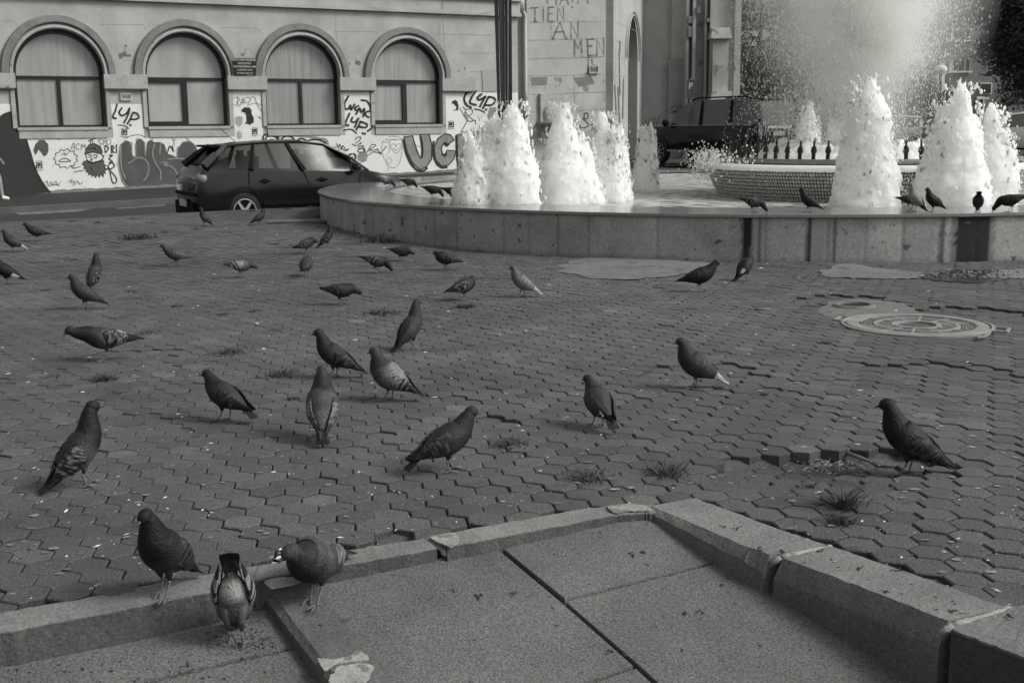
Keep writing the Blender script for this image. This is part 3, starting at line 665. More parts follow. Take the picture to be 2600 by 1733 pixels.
# ================================================================== BUILDINGS
m_plas = mat('plaster_wall', .27, .41, 1.1, rough=.9, fine=.12, fscale=40, bump=.2, bscale=14, spots=.28, sscale=1.6, spotv=.3)
m_white = mat('whitewash', .58, .7, 1.5, rough=.9, fine=.1, fscale=30, spots=.36, sscale=3, spotv=.42)
m_darkb = mat('stone_band_dark', .14, .21, 3, rough=.9, fine=.25, fscale=30, bump=.2, bscale=20, spots=.3, sscale=5, spotv=.24)
m_trim = mat('stone_trim', .27, .38, 3, rough=.9, fine=.2, fscale=30, bump=.2, bscale=20, spots=.33, sscale=5, spotv=.15)
m_frame = mat('window_frame_dark', .008, .012, 5, rough=.4)
m_glass = mat('curtained_glass', .22, .33, 1.5, rough=.22, spec=.5, svec=(6, 6, .35))
GL = [m_glass, mat('curtained_glass_b', .25, .37, .8, rough=.2, spec=.5, svec=(3, 3, .5), spots=.3, sscale=1.5, spotv=.5), mat('curtained_glass_c', .18, .3, 1.2, rough=.25, spec=.5, svec=(9, 9, .3), spots=.25, sscale=2, spotv=.16)]  # pale blotches mixed into the glass colour stand in for reflections
m_ink = mat('spray_paint_black', .014, .035, 8, rough=.8, spots=.33, sscale=22, spotv=.2)
m_ink2 = mat('spray_paint_grey', .16, .26, 5, rough=.8, spots=.33, sscale=16, spotv=.36)
m_blob = mat('spray_paint_slate', .06, .095, 3, rough=.8, fine=.2, spots=.31, sscale=9, spotv=.17)
m_line = mat('spray_paint_light', .2, .26, 6, rough=.8)
m_letter = mat('paint_letters', .09, .2, 9, rough=.9, spots=.42, sscale=9, spotv=.3)
m_scratch = mat('paint_faint', .28, .36, 6, rough=.9)
ba = empty('arched_building', (*WO, 0)); tag(ba, 'long pale building with four arched curtained windows and graffiti below', 'building')
def rel(o, par): o.parent = par; o.location = -Vector(par.location); return o
class WM(M):
    def P(s, pts, mi=0): s.add([W3(*p) for p in pts], [tuple(range(len(pts)))], mi)
    def wbox(s, u0, u1, z0, z1, n0, n1, mi=0):
        vs = [W3(u, z, n_) for n_ in (n0, n1) for (u, z) in ((u0, z0), (u1, z0), (u1, z1), (u0, z1))]
        s.add(vs, [(0, 3, 2, 1), (4, 5, 6, 7), (0, 1, 5, 4), (1, 2, 6, 5), (2, 3, 7, 6), (3, 0, 4, 7)], mi)
ZI, ZS, RI, RO, ZC = 2.80, 1.56, 1.03, 1.29, 4.527
def opening(R, z0, k=28): return [(-R, z0)]+[(-R*math.cos(PI*i/k), ZI+R*1.0*math.sin(PI*i/k)) for i in range(k+1)]+[(R, z0)]
wm = WM(); bays = range(-2, 4)
for i in bays:
    u0 = 3*i; op = opening(RI, ZS); n_ = len(op); outb = []
    for (x, z) in op:
        if z <= ZI+1e-6: outb.append((1.5*(1 if x > 0 else -1), z))
        else:
            a = math.atan2(z-ZI, x); t = min(1.5/max(abs(math.cos(a)), 1e-6), 1.727/max(math.sin(a), 1e-6)); outb.append((t*math.cos(a), ZI+t*math.sin(a)))
    vs = [W3(u0+x, z) for x, z in op]+[W3(u0+x, z) for x, z in outb]
    wm.add(vs, [(k, k+1, n_+k+1, n_+k) for k in range(n_-1)])
    # corner fill
    for s in (-1, 1):
        k = max([q for q in range(n_) if abs(outb[q][0]-s*1.5) < 1e-6 and outb[q][1] > ZI+.01], key=lambda q: outb[q][1])
        kk = k-s*(-1)*0
        nb = k+1 if s < 0 else k-1
        wm.P([(u0+outb[k][0], outb[k][1], 0), (u0+s*1.5, ZC, 0), (u0+outb[nb][0], outb[nb][1], 0)])
    wm.add([W3(u0+x, z, nn) for nn in (0, -.3) for x, z in op], [(k, n_+k, n_+k+1, k+1) for k in range(n_-1)], 1)
    wm.P([(u0-1.5, -1, 0), (u0+1.5, -1, 0), (u0+1.5, ZS, 0), (u0-1.5, ZS, 0)])
wm.P([(10.5, -1, 0), (12.45, -1, 0), (12.45, ZC, 0), (10.5, ZC, 0)])
wm.wbox(-7.5-14, -7.502, -1.2, ZC, -.5, 0)
wm.wbox(-21.5, 12.5, ZC, 9.5, -.6, .07)
wm.wbox(-7.5, 12.45, -1, ZC, -1.0, -.31)
wm.P([(12.45, -1, 0), (12.45, -1, -.6), (12.45, ZC, -.6), (12.45, ZC, 0)])
o = wm.build('wall', [m_plas, m_trim], ba); rel(o, ba); bm = bmesh.new(); bm.from_mesh(o.data); bmesh.ops.recalc_face_normals(bm, faces=bm.faces); bm.to_mesh(o.data); bm.free()
wm = WM(); wm.wbox(-21.5, 12.52, ZC+.004, ZC+.10, .07, .12); wm.wbox(-21.5, 12.52, ZC+.42, ZC+.50, .07, .16); rel(wm.build('cornice', m_plas, ba), ba)
for i in bays:
    u0 = 3*i
    for (r0, r1, n0, n1, mt_, nm) in ((1.115, RO, .0, .085, m_darkb, 'arch_band'), (RI-.01, 1.11, .0, .05, m_trim, 'arch_moulding')):
        wm = WM(); k = 36; rs = []
        for q in range(k+1):
            a = PI*q/k; co, si = -math.cos(a), math.sin(a); sc_ = 1.05 if r1 > 1.2 else 1.02
            rs.append([W3(u0+r*co, ZI+r*si*sc_, nn) for r, nn in ((r0, n0), (r0, n1), (r0+.02, n1+.02), (r1-.02, n1+.012), (r1, n1-.02), (r1, n0))])
        wm.rings(rs); rel(wm.build(nm, mt_, ba), ba)
    for s in (-1, 1):
        wm = WM(); a, b = sorted((u0+s*(RI-.01), u0+s*1.115)); wm.wbox(a, b, ZS-.02, ZI-.34, .0, .045); rel(wm.build('window_jamb', m_trim, ba), ba)
    wm = WM(); wm.wbox(u0+.99, u0+2.01, ZI-.335, ZI, -.0, .13); wm.wbox(u0+1.01, u0+1.99, ZI-.36, ZI-.337, 0, .10); rel(wm.build('impost_block', m_trim, ba), ba)
    wm = WM(); wm.wbox(u0-1.02, u0+1.02, ZS-.07, ZS-.002, -.28, .06); wm.wbox(u0-1.0, u0+1.0, ZS-.26, ZS-.072, 0, .035); rel(wm.build('sill', m_trim, ba), ba)
    wf = WM(); N0, N1 = -.235, -.17; asym = i in (1, 3, -1)
    gw = .955; k = 28
    wf.wbox(u0-gw, u0+gw, ZS, ZS+.05, N0, N1); wf.wbox(u0-gw, u0+gw, 2.685, 2.755, N0, N1)
    for s in (-1, 1): wf.wbox(u0+s*gw-.02, u0+s*gw+.02, ZS, ZI, N0, N1)
    rs = []
    for q in range(k+1):
        a = PI*q/k; co, si = -math.cos(a), math.sin(a); rs.append([W3(u0+r*co, ZI+r*si, nn) for r, nn in ((gw-.02, N0), (gw-.02, N1), (gw+.09, N1), (gw+.09, N0))])
    wf.rings(rs)
    if asym:
        wf.wbox(u0-.10, u0+.03, ZS+.05, 2.685, N0, N1); wf.wbox(u0-gw+.02, u0-.1, 2.62, 2.685, N0, N1-.001); wf.wbox(u0-gw+.02, u0-.1, ZS+.05, ZS+.12, N0, N1-.001)
    else: wf.wbox(u0-.045, u0+.035, ZS+.05, 2.685, N0, N1)
    fr = wf.build('window', m_frame, ba); rel(fr, ba)
    wf = WM(); op = opening(.97, ZS+.01); wf.P([(u0+x, z, -.225) for x, z in op]); q = wf.build('pane', GL[i % 3], fr); q.parent = fr; q.matrix_parent_inverse = Matrix.Identity(4); q.location = (0, 0, 0)
# --- white paint areas, stains, boards : thin sheets proud of the wall
def wpoly(pxs, n_, m_, nm, par=ba, holes=None, fn=None):
    fn = fn or (lambda x, y, nn: W3(*pxw(x, y, nn), nn)); P = [fn(x, y, n_) for x, y in pxs]; k = len(P)
    me = bpy.data.meshes.new(nm); me.from_pydata([tuple(p) for p in P], [], [tuple(range(k))]); me.materials.append(m_)
    bm = bmesh.new(); bm.from_mesh(me); bmesh.ops.triangulate(bm, faces=bm.faces); bm.to_mesh(me); bm.free()
    o = bpy.data.objects.new(nm, me); C.objects.link(o); rel(o, par); return o
for i in bays:
    zb = lambda u: wall_base(u)-.05; wm = WM(); a, b = 3*i-1.5, 3*i+1.5
    wm.P([(a, zb(a), .006), (b, zb(b), .006), (b, ZS-.27, .006), (a, ZS-.27, .006)]); 
    topz = {0: 2.1, -1: 2.1, 1: 2.43, 2: 2.43, 3: 2.43, -2: 2.3}[i]
    wm.P([(a+2.63, ZS-.27, .007), (a+3.37, ZS-.27, .007), (a+3.37, topz, .007), (a+2.63, topz, .007)])
    if i < 3 or True: rel(wm.build('whitewash_coat', m_white, ba), ba)
wm = WM(); wm.P([(10.5, wall_base(10.5)-.05, .006), (12.44, wall_base(12.4)-.05, .006), (12.44, 2.43, .006), (10.5, 2.43, .006)]); rel(wm.build('whitewash_coat', m_white, ba), ba)
m_grime = mat('grime_stain', .28, .42, 5, rough=.95, spots=.45, sscale=5, spotv=.12)
wm = WM(); us = np.linspace(-7.5, 12.4, 160)
lo = [W3(u, wall_base(u)-.03, .012) for u in us]; hi = [W3(u, wall_base(u)+.05+.05*abs(noise.noise(Vector((u*3, 0, 0))))+.04*abs(noise.noise(Vector((u*14, 0, 0)))), .012) for u in us]
wm.add(lo+hi, [(k, k+1, 160+k+1, 160+k) for k in range(159)]); rel(wm.build('base_grime', m_darkb, ba), ba)
for pl in ([(612, 142), (612, 112), (636, 118), (646, 142)], [(884, 140), (918, 138), (921, 176), (886, 176)], [(1144, 172), (1180, 162), (1186, 190), (1205, 197), (1150, 197)], [(295, 120), (318, 112), (335, 130), (330, 155), (305, 158)]):
    wpoly(pl, .003, m_grime, 'wall_stain')
wpoly([(1224, 178), (1262, 177), (1262, 233), (1226, 233)], .02, mat('grey_board', .3, .33), 'patch_board')
# --- paint strokes
def strokes(L, width, m_, nm='graffiti', par=ba, n_=.016, fn=None, smooth=True, conv=None):
    """L : list of px polylines"""
    fn = fn or (lambda x, y, nn: W3(*pxw(x, y, nn), nn)); m = M()
    for S in L:
        wd = width
        if isinstance(S, tuple): S, wd = S
        if conv: S = [conv(*p) for p in S]
        Q = catm(S, 5) if (smooth and len(S) > 2) else [np.array(p, float) for p in S]
        k = len(Q)
        if k < 2: continue
        vs = []
        for i in range(k):
            t = Q[min(i+1, k-1)]-Q[max(i-1, 0)]; t = t/(np.linalg.norm(t)+1e-9); nn = np.array([-t[1], t[0]])*wd/2*(1+.12*random.uniform(-1, 1))
            e_ = (t*wd*.35 if i == k-1 else (-t*wd*.35 if i == 0 else 0)); 
            vs += [fn(*(Q[i]+nn+e_), n_), fn(*(Q[i]-nn+e_), n_)]
        m.add(vs, [(2*i, 2*i+2, 2*i+3, 2*i+1) for i in range(k-1)])
    return rel(m.build(nm, m_, par), par)
z1 = lambda x, y: (x/2.8, y/2.8); z2 = lambda x, y: (x/2.8+500, y/2.8)
strokes([[(832, 742), (820, 790), (806, 815), (806, 838), (826, 842)], [(866, 768), (848, 800), (868, 822), (900, 806), (922, 770)], [(920, 775), (905, 830), (882, 872)], [(948, 800), (925, 850), (905, 880)], [(946, 800), (975, 808), (988, 835), (965, 848), (925, 848)], ([(838, 890), (870, 890), (900, 900), (915, 915)], 2.2), [(925, 886), (930, 892)]], 4.6, m_ink, conv=z1)
strokes([[(1078, 684), (1050, 735), (1056, 775), (1080, 770), (1092, 748), (1096, 782), (1122, 742)], [(1150, 752), (1124, 768), (1132, 784), (1148, 780)], [(1132, 812), (1158, 768), (1166, 800), (1192, 772), (1182, 830)], [(1234, 790), (1206, 796), (1200, 820), (1222, 834)], [(1170, 712), (1205, 718), (1228, 745), (1236, 775)], [(1086, 806), (1066, 850), (1054, 884), (1078, 892)], [(1106, 836), (1098, 862), (1122, 868), (1150, 842)], [(1150, 842), (1122, 905)], [(1164, 866), (1134, 922)], [(1160, 864), (1208, 882), (1200, 906), (1148, 900)], [(1250, 880), (1240, 912), (1214, 932)], ([(1045, 925), (1098, 920), (1136, 948)], 3), [(1176, 948), (1198, 950)]], 4.8, m_ink, conv=z2)
z6 = lambda x, y: (1100+x/5.6, 180+y/5.6)
strokes([[(550, 285), (470, 320), (440, 400), (470, 480), (530, 520)], [(608, 285), (550, 370), (522, 450), (560, 472), (608, 485)], [(690, 330), (630, 380), (650, 412), (700, 395), (742, 362)], [(742, 368), (700, 440), (665, 508)], [(788, 372), (745, 455), (708, 532)], [(788, 370), (862, 385), (884, 430), (830, 485), (740, 488)], ([(590, 545), (660, 555), (735, 592)], 3.2), [(745, 548), (758, 552)]], 5.2, m_ink, conv=z6)
strokes([[(425, 510), (460, 545), (530, 540), (545, 500)], [(460, 545), (455, 620), (490, 690), (440, 790), (390, 870)], [(540, 520), (560, 590), (500, 640), (470, 590)], [(500, 640), (560, 690), (605, 715), (600, 765)], [(480, 700), (530, 720), (590, 700)], [(380, 530), (470, 690)]], 1.6, m_ink, conv=z6)
strokes([[(395, 860), (405, 890), (430, 850), (440, 885)], [(450, 880), (470, 850), (480, 885), (500, 860), (505, 885)], [(515, 900), (520, 860), (535, 870), (518, 882)], [(545, 820), (548, 885)], [(555, 870), (575, 865), (560, 885), (575, 890)], [(578, 800), (580, 885), (600, 885)], [(612, 860), (614, 885)], [(628, 840), (628, 885), (645, 855), (632, 870), (650, 885)], [(690, 815), (688, 880), (715, 885), (715, 815)], [(730, 850), (735, 885), (755, 860), (745, 885)], [(770, 850), (765, 890)], [(790, 850), (785, 885), (805, 885)], [(810, 825), (805, 885)]], .9, m_ink, conv=z6)
wpoly([z6(*p) for p in [(265, 470), (272, 430), (310, 412), (345, 435), (362, 500), (355, 562), (275, 562), (325, 545), (330, 510), (300, 480), (290, 462)]], .014, m_ink, 'graffiti')
wpoly([z6(*p) for p in [(800, 520), (890, 515), (900, 560), (850, 640), (790, 700), (770, 640)]], .014, m_ink2, 'graffiti')
# '89 stencils
for (x, y, s) in ((100, 420, 13), (316, 336, 12), (647, 334, 11), (1146, 317, 11)):
    strokes([[(x-s*.5, y-s*.5), (x-s*.15, y-s*.5), (x-s*.1, y-s*.1), (x-s*.5, y-s*.05), (x-s*.5, y-s*.5)], [(x-s*.5, y), (x-s*.55, y+s*.5), (x-s*.12, y+s*.5), (x-s*.1, y), (x-s*.5, y)], [(x+s*.12, y-s*.5), (x+s*.5, y-s*.5), (x+s*.5, y), (x+s*.12, y), (x+s*.12, y-s*.5)], [(x+s*.5, y), (x+s*.5, y+s*.5), (x+s*.12, y+s*.5)]], 2.6, m_ink, smooth=False)
    strokes([[(x-s*.8, y+s*.8), (x, y+s*.95), (x+s*.8, y+s*.8)], [(x-s*.7, y-s*.75), (x, y-s*.9), (x+s*.7, y-s*.75)]], 1.3, m_ink2)
# big UCK piece
zB = lambda x, y: (760+x/5.06, 330+y/5.06)
U = [(1345, 92), (1455, 72), (1500, 230), (1560, 372), (1592, 290), (1550, 60), (1665, 42), (1706, 200), (1698, 380), (1640, 468), (1560, 515), (1460, 430), (1385, 280)]
Cc = [(1990, 130), (1945, 62), (1865, 50), (1780, 110), (1735, 230), (1750, 380), (1830, 465), (1920, 450), (1990, 370), (2010, 265), (1892, 262), (1880, 320), (1842, 312), (1825, 240), (1850, 180), (1880, 160), (1910, 186)]
K = [(2025, 62), (2112, 50), (2122, 230), (2195, 75), (2240, 60), (2285, 105), (2200, 130), (2150, 330), (2110, 420), (2050, 520), (2035, 300)]
for pl in (U, Cc, K): wpoly([zB(*p) for p in pl], .010, m_ink2, 'graffiti')
strokes([U+[U[0]], Cc+[Cc[0]], K+[K[0]]], 2.8, m_ink, conv=zB, smooth=False)
strokes([[(1338, 130), (1375, 300), (1440, 440), (1530, 525), (1600, 522), (1640, 490)], [(1728, 150), (1722, 300), (1760, 420), (1830, 480), (1895, 476)], [(2018, 80), (2025, 300), (2045, 500)], [(1560, 95), (1580, 220), (1575, 350)], [(1865, 175), (1895, 200), (1915, 185)], [(1842, 312), (1868, 330), (1888, 300)]], 5.5, m_ink, conv=zB)
# heart-face outline
strokes([[(1070, 145), (1160, 160), (1165, 120), (1320, 118)], [(1070, 145), (1060, 240), (1080, 330), (1130, 440), (1200, 485), (1270, 450), (1310, 350), (1325, 230), (1320, 118)], [(1165, 160), (1158, 270), (1120, 330)], [(1250, 215), (1225, 180), (1180, 190), (1190, 240), (1250, 300), (1300, 240), (1305, 185), (1270, 175), (1250, 215)], [(1105, 120), (1180, 82), (1290, 92), (1310, 115), (1220, 125), (1110, 125)], [(1210, 230), (1250, 255), (1295, 225)], [(1120, 380), (1150, 350), (1195, 390), (1150, 430), (1120, 380)], [(1140, 485), (1150, 520)]], 1.1, m_scratch, conv=zB)
# tags right of ROOT
strokes([[(480, 170), (500, 230), (520, 180), (545, 240), (560, 200), (600, 250), (635, 245)], [(450, 215), (480, 260), (540, 240), (600, 268), (640, 240)], [(720, 130), (740, 95), (790, 95), (770, 140), (720, 170)], [(680, 180), (730, 200), (800, 160), (760, 220), (820, 200), (780, 250)], [(820, 200), (850, 280)], [(870, 290), (930, 190), (980, 200), (900, 260), (1000, 250)], [(1000, 240), (1050, 290), (1120, 210)], [(760, 240), (820, 240), (830, 280), (760, 280), (760, 240)], [(880, 330), (960, 280), (1060, 310)]], 1.8, m_ink, conv=zB)
wpoly([zB(*p) for p in [(470, 300), (560, 300), (620, 350), (600, 410), (540, 390), (480, 350)]], .011, m_ink2, 'graffiti')
wpoly([zB(*p) for p in [(760, 300), (840, 270), (880, 320), (860, 400), (800, 420), (745, 380)]], .011, m_ink2, 'graffiti')
wpoly([zB(*p) for p in [(622, 330), (650, 300), (710, 298), (740, 330), (720, 400), (690, 440), (650, 410)]], .012, m_ink, 'graffiti')
wpoly([zB(*p) for p in [(652, 335), (680, 312), (708, 330), (705, 390), (685, 415), (660, 395)]], .015, m_white, 'graffiti')
strokes([[(670, 345), (685, 335), (695, 345)], [(665, 362), (682, 352), (697, 362)], [(668, 380), (684, 370), (697, 380)]], 1.1, m_ink, conv=zB, n_=.019)
# ROOT bubble letters
zR = lambda x, y: (540+x/5.228, 130+y/5.228)
strokes([[(672, 1195), (670, 1140), (700, 1105), (780, 1110), (860, 1130), (880, 1175), (870, 1200)], [(690, 1200), (720, 1135), (800, 1125), (850, 1150), (855, 1195)], [(905, 1190), (930, 1150), (985, 1125), (1050, 1140), (1085, 1180), (1085, 1210)], [(1110, 1200), (1140, 1170), (1190, 1160), (1240, 1185), (1245, 1225)], [(1250, 1190), (1330, 1172), (1420, 1180), (1490, 1210), (1495, 1250), (1440, 1265)], [(1380, 1230), (1375, 1290)], [(1300, 1235), (1370, 1235)], [(1390, 1235), (1440, 1240), (1430, 1260)], [(760, 1180), (790, 1172), (805, 1185)], [(965, 1200), (1000, 1180), (1035, 1195)], [(1150, 1215), (1180, 1205), (1205, 1220)]], 4.2, m_ink, conv=zR)
strokes([[(700, 1100), (860, 1120), (920, 1120), (1000, 1105), (1100, 1120), (1200, 1125), (1320, 1140), (1420, 1160), (1500, 1170), (1530, 1230), (1500, 1290)]], 5, m_ink2, conv=zR)
# throat tags: PROA, head stencil, plants
zP = lambda x, y: (540+x/5.228, 130+y/5.228)
strokes([[(300, 720), (262, 690), (270, 640), (320, 610), (360, 640), (330, 680)], [(335, 620), (320, 730)], [(330, 680), (360, 735)], [(370, 720), (400, 620), (410, 700)], [(385, 680), (420, 680)], [(440, 620), (420, 650), (450, 685), (500, 660), (490, 615), (440, 620)], [(460, 720), (540, 600), (600, 720), (650, 800)], [(470, 720), (560, 690), (660, 720)]], 1.5, m_scratch if False else m_ink2, conv=zP)
wpoly([zP(*p) for p in [(380, 780), (420, 745), (490, 748), (520, 790), (515, 830), (545, 880), (545, 950), (510, 965), (495, 985), (470, 965), (425, 968), (450, 930), (445, 850), (430, 815), (390, 810)]], .013, m_ink, 'graffiti')
wpoly([zP(*p) for p in [(300, 880), (350, 860), (400, 880), (395, 960), (350, 1010), (305, 960)]], .012, m_scratch, 'graffiti')
wpoly([zP(*p) for p in [(320, 1075), (350, 1055), (385, 1080), (385, 1150), (350, 1170), (320, 1140)]], .012, m_scratch, 'graffiti')
wpoly([zP(*p) for p in [(600, 860), (625, 870), (650, 905), (625, 895)]], .012, m_ink, 'graffiti')
# bubble piece, bearded head, cloud, discs
z8 = lambda x, y: (x/4.902, 280+y/4.902)
blob = [(1470, 650), (1478, 520), (1500, 430), (1560, 372), (1620, 392), (1648, 560), (1690, 590), (1676, 440), (1700, 370), (1750, 350), (1800, 395), (1812, 560), (1830, 400), (1880, 362), (1925, 400), (1960, 395), (2000, 395), (2050, 430), (2080, 540), (2150, 560), (2200, 590), (2215, 470), (2270, 400), (2350, 385), (2430, 430), (2480, 560), (2500, 760), (2480, 930), (2200, 960), (1900, 940), (1700, 962), (1580, 975), (1510, 880)]
wpoly([z8(*p) for p in blob], .010, m_blob, 'graffiti')
strokes([[(1500, 430), (1475, 650), (1520, 860), (1600, 960)], [(1505, 440), (1510, 700), (1560, 850)], [(1640, 400), (1650, 560), (1700, 590), (1600, 660)], [(1690, 590), (1790, 600), (1850, 680), (1840, 800), (1790, 880)], [(1690, 420), (1690, 560)], [(1800, 400), (1810, 560)], [(1925, 420), (1900, 540), (1940, 660), (2000, 760), (2000, 860)], [(2000, 400), (1990, 540)], [(2010, 650), (2060, 645), (2090, 660), (2040, 680), (2130, 700), (2190, 760), (2210, 860)], [(2090, 610), (2200, 600), (2300, 610), (2380, 680)], [(2215, 460), (2200, 590)], [(2270, 400), (2360, 385), (2430, 440)]], 3, m_line, conv=z8)
strokes([[(1560, 350), (1640, 315), (1740, 305), (1820, 340)], [(1885, 380), (1930, 330), (2050, 318), (2150, 350), (2170, 430)], [(2170, 380), (2210, 330), (2290, 325), (2350, 370)]], 1.8, m_ink2, conv=z8)
hat = [(1058, 545), (1070, 480), (1110, 425), (1180, 415), (1250, 450), (1275, 520), (1270, 545), (1160, 520)]
face = [(1068, 540), (1165, 520), (1262, 545), (1295, 580), (1270, 615), (1250, 640), (1150, 650), (1085, 620)]
beard = [(1040, 640), (1085, 620), (1150, 650), (1230, 630), (1275, 610), (1300, 650), (1285, 665), (1325, 690), (1300, 705), (1335, 740), (1305, 750), (1320, 790), (1288, 780), (1290, 832), (1255, 800), (1240, 838), (1215, 805), (1190, 840), (1170, 808), (1145, 830), (1135, 795), (1105, 805), (1100, 770), (1070, 765), (1075, 735), (1040, 720), (1055, 695), (1022, 670)]
wpoly([z8(*p) for p in hat], .010, m_blob, 'graffiti'); wpoly([z8(*p) for p in beard], .010, m_blob, 'graffiti')
strokes([hat+[hat[0]], face+[face[0]], beard+[beard[0]]], 1.7, m_ink, conv=z8, smooth=False)
strokes([[(1090, 480), (1150, 470), (1190, 480), (1180, 460)], [(1130, 415), (1125, 385), (1150, 375), (1160, 410)], [(1100, 380), (1200, 345)], [(1100, 560), (1130, 555), (1140, 580), (1110, 585)], [(1160, 560), (1200, 555), (1210, 585), (1170, 590)], [(1120, 620), (1150, 600), (1140, 640)], [(1090, 640), (1150, 660), (1220, 640)], [(1150, 680), (1130, 720), (1160, 750)], [(1270, 560), (1295, 570), (1275, 600)]], 1.8, m_ink, conv=z8)
cl = []
for k in range(11):
    a = 2*PI*k/11; cl.append((820+128*math.cos(a), 600+100*math.sin(a)))
cpts = []
for k in range(11):
    a, b = cl[k], cl[(k+1) % 11]; mx, my = (a[0]+b[0])/2, (a[1]+b[1])/2; dx, dy = mx-820, my-600; L = math.hypot(dx, dy); cpts += [a, (mx+dx/L*28, my+dy/L*28)]
strokes([cpts+[cpts[0]]], 1.5, m_ink, conv=z8)
strokes([[(730, 630), (790, 600), (840, 605), (880, 630)], [(770, 560), (800, 530), (820, 560), (850, 530)], [(740, 640), (880, 635)], [(880, 690), (920, 720), (1000, 700)], [(920, 770), (980, 755), (1040, 750)]], 1.6, m_ink, conv=z8)
strokes([[(880, 490), (920, 400), (930, 500)], [(900, 460), (930, 460)], [(990, 420), (960, 420), (950, 470), (985, 490)], [(1010, 490), (1020, 420), (1040, 460), (1060, 420), (1065, 490)], [(1270, 360), (1230, 370), (1240, 400), (1270, 420), (1240, 435)], [(1290, 430), (1290, 370), (1320, 385), (1295, 405)], [(1360, 360), (1335, 365), (1335, 420), (1365, 420)], [(1380, 360), (1380, 425)]], 1.7, m_ink2, conv=z8)
strokes([[(1310, 520), (1310, 440), (1350, 470), (1320, 525)], [(1390, 530), (1390, 440), (1420, 470), (1395, 485), (1420, 530)], [(1450, 430), (1450, 530)], [(1360, 560), (1400, 560), (1360, 600), (1400, 640), (1360, 650)], [(1350, 680), (1400, 650), (1420, 700), (1370, 730), (1340, 690)], [(1340, 720), (1400, 780), (1450, 850), (1440, 905), (1400, 890), (1370, 770)], [(2080, 540), (2110, 450), (2130, 460), (2165, 510)], [(2150, 440), (2150, 500)]], 2.8, m_ink, conv=z8)
wpoly([z8(*p) for p in [(440, 560), (415, 500), (440, 420), (490, 370), (550, 370), (600, 420), (605, 500), (580, 560), (545, 575), (510, 520), (480, 490), (455, 540)]], .010, m_blob, 'graffiti')
strokes([[(560, 900), (590, 880), (600, 930), (640, 890), (650, 930), (700, 880), (710, 930), (760, 890)], [(600, 945), (680, 925), (740, 935)], [(850, 890), (900, 860), (880, 900), (930, 880), (900, 940)], [(930, 930), (960, 880), (1000, 920), (1030, 890)]], 1.9, m_ink2, conv=z8)
wpoly([(-420, 270), (-150, 290), (0, 296), (18, 285), (40, 283), (50, 300), (52, 335), (68, 350), (80, 395), (95, 440), (118, 475), (130, 487), (60, 497), (0, 500), (-200, 512), (-420, 524)], .020, mat('slate_paint', .028, .036, 2, rough=.85, fine=.15), 'graffiti')
strokes([[(-60, 320), (-20, 312), (8, 292), (30, 285), (46, 288)], [(52, 330), (64, 350), (76, 385), (88, 425), (104, 458), (126, 488)]], 5.0, m_ink, n_=.024)
# course lines and cracks in the plaster
L = []
for (x0, y0, x1, y1) in ((255, 62, 362, 63), (0, 53, 32, 53), (560, 70, 650, 72), (850, 80, 950, 81), (1112, 87, 1252, 90), (1165, 135, 1254, 136), (1195, 182, 1224, 183)): L.append([(x0, y0), (x1, y1)])
L += [[(100, 40), (130, 2)], [(32, 53), (45, 68)], [(852, 0), (853, 80), (856, 105)], [(650, 72), (668, 88)], [(1100, 98), (1112, 87)], [(362, 63), (372, 75)], [(415, 0), (430, 40)]]
strokes(L, .7, m_darkb, 'wall_crack', n_=.003, smooth=False)
strokes([[(1124, 0), (1125, 50), (1128, 120), (1131, 150)], ], 1.4, m_darkb, 'cable', n_=.1)
strokes([[(900, 0), (960, 22), (1040, 40), (1130, 48), (1200, 40), (1255, 28)]], .6, m_darkb, 'cable', n_=.14)
# plaques and signs with lettering
def plaque(px0, py0, px1, py1, n_, name, label, cat, base, texts, tm, border=None):
    u0, za = pxw(px0, py0, n_); u1, zb = pxw(px1, py1, n_); cu, cz = (u0+u1)/2, (za+zb)/2; W_, H_ = abs(u1-u0), abs(za-zb)
    p = W3(cu, cz, n_); e = empty(name, tuple(p), 0); e.rotation_euler = (PI/2, 0, YAW); tag(e, label, cat)
    m = M(); m.box((0, 0, -.01), (W_, H_, .03)); m.build('panel', base, e)
    if border: m = M(); [m.box(c, d) for c, d in (((0, H_/2, .0), (W_+.02, .02, .04)), ((0, -H_/2, .0), (W_+.02, .02, .04)), ((W_/2, 0, .0), (.02, H_, .04)), ((-W_/2, 0, .0), (.02, H_, .04)))]; m.build('border', border, e)
    k = len(texts)
    for i, (t, s) in enumerate(texts):
        text(t, s, tm, e, (0, H_*(.5-(i+.5)/k), .0075))
    return e
m_pale = mat('lettering_pale', .5, .6)
plaque(595, 148, 647, 191, .16, 'memorial_plaque', 'black memorial plaque with pale engraved lines between two window arches', 'plaque', mat('black_stone', .012, .018, rough=.3), [('MULTUMIRI EROILOR', .062), ('REVOLUTIEI', .062), ('DIN DECEMBRIE 1989', .062), ('CASARMEI ULPIA', .052), ('AI TIMISOAREI LTM', .048)], m_pale)
plaque(307, 238, 333, 254, .03, 'street_sign', 'small grey street name sign reading Piata 20 Decembrie on the first pier', 'sign', mat('sign_grey', .12, .15), [('Piata', .07), ('20 Decembrie', .055)], m_pale, m_pale)
plaque(1497, 168, 1519, 186, -.25, 'street_sign', 'small dark name plate under the painted word MEN', 'sign', mat('sign_dark', .06, .09), [('Piata', .07), ('20 Decembrie', .045)], m_pale, m_pale)
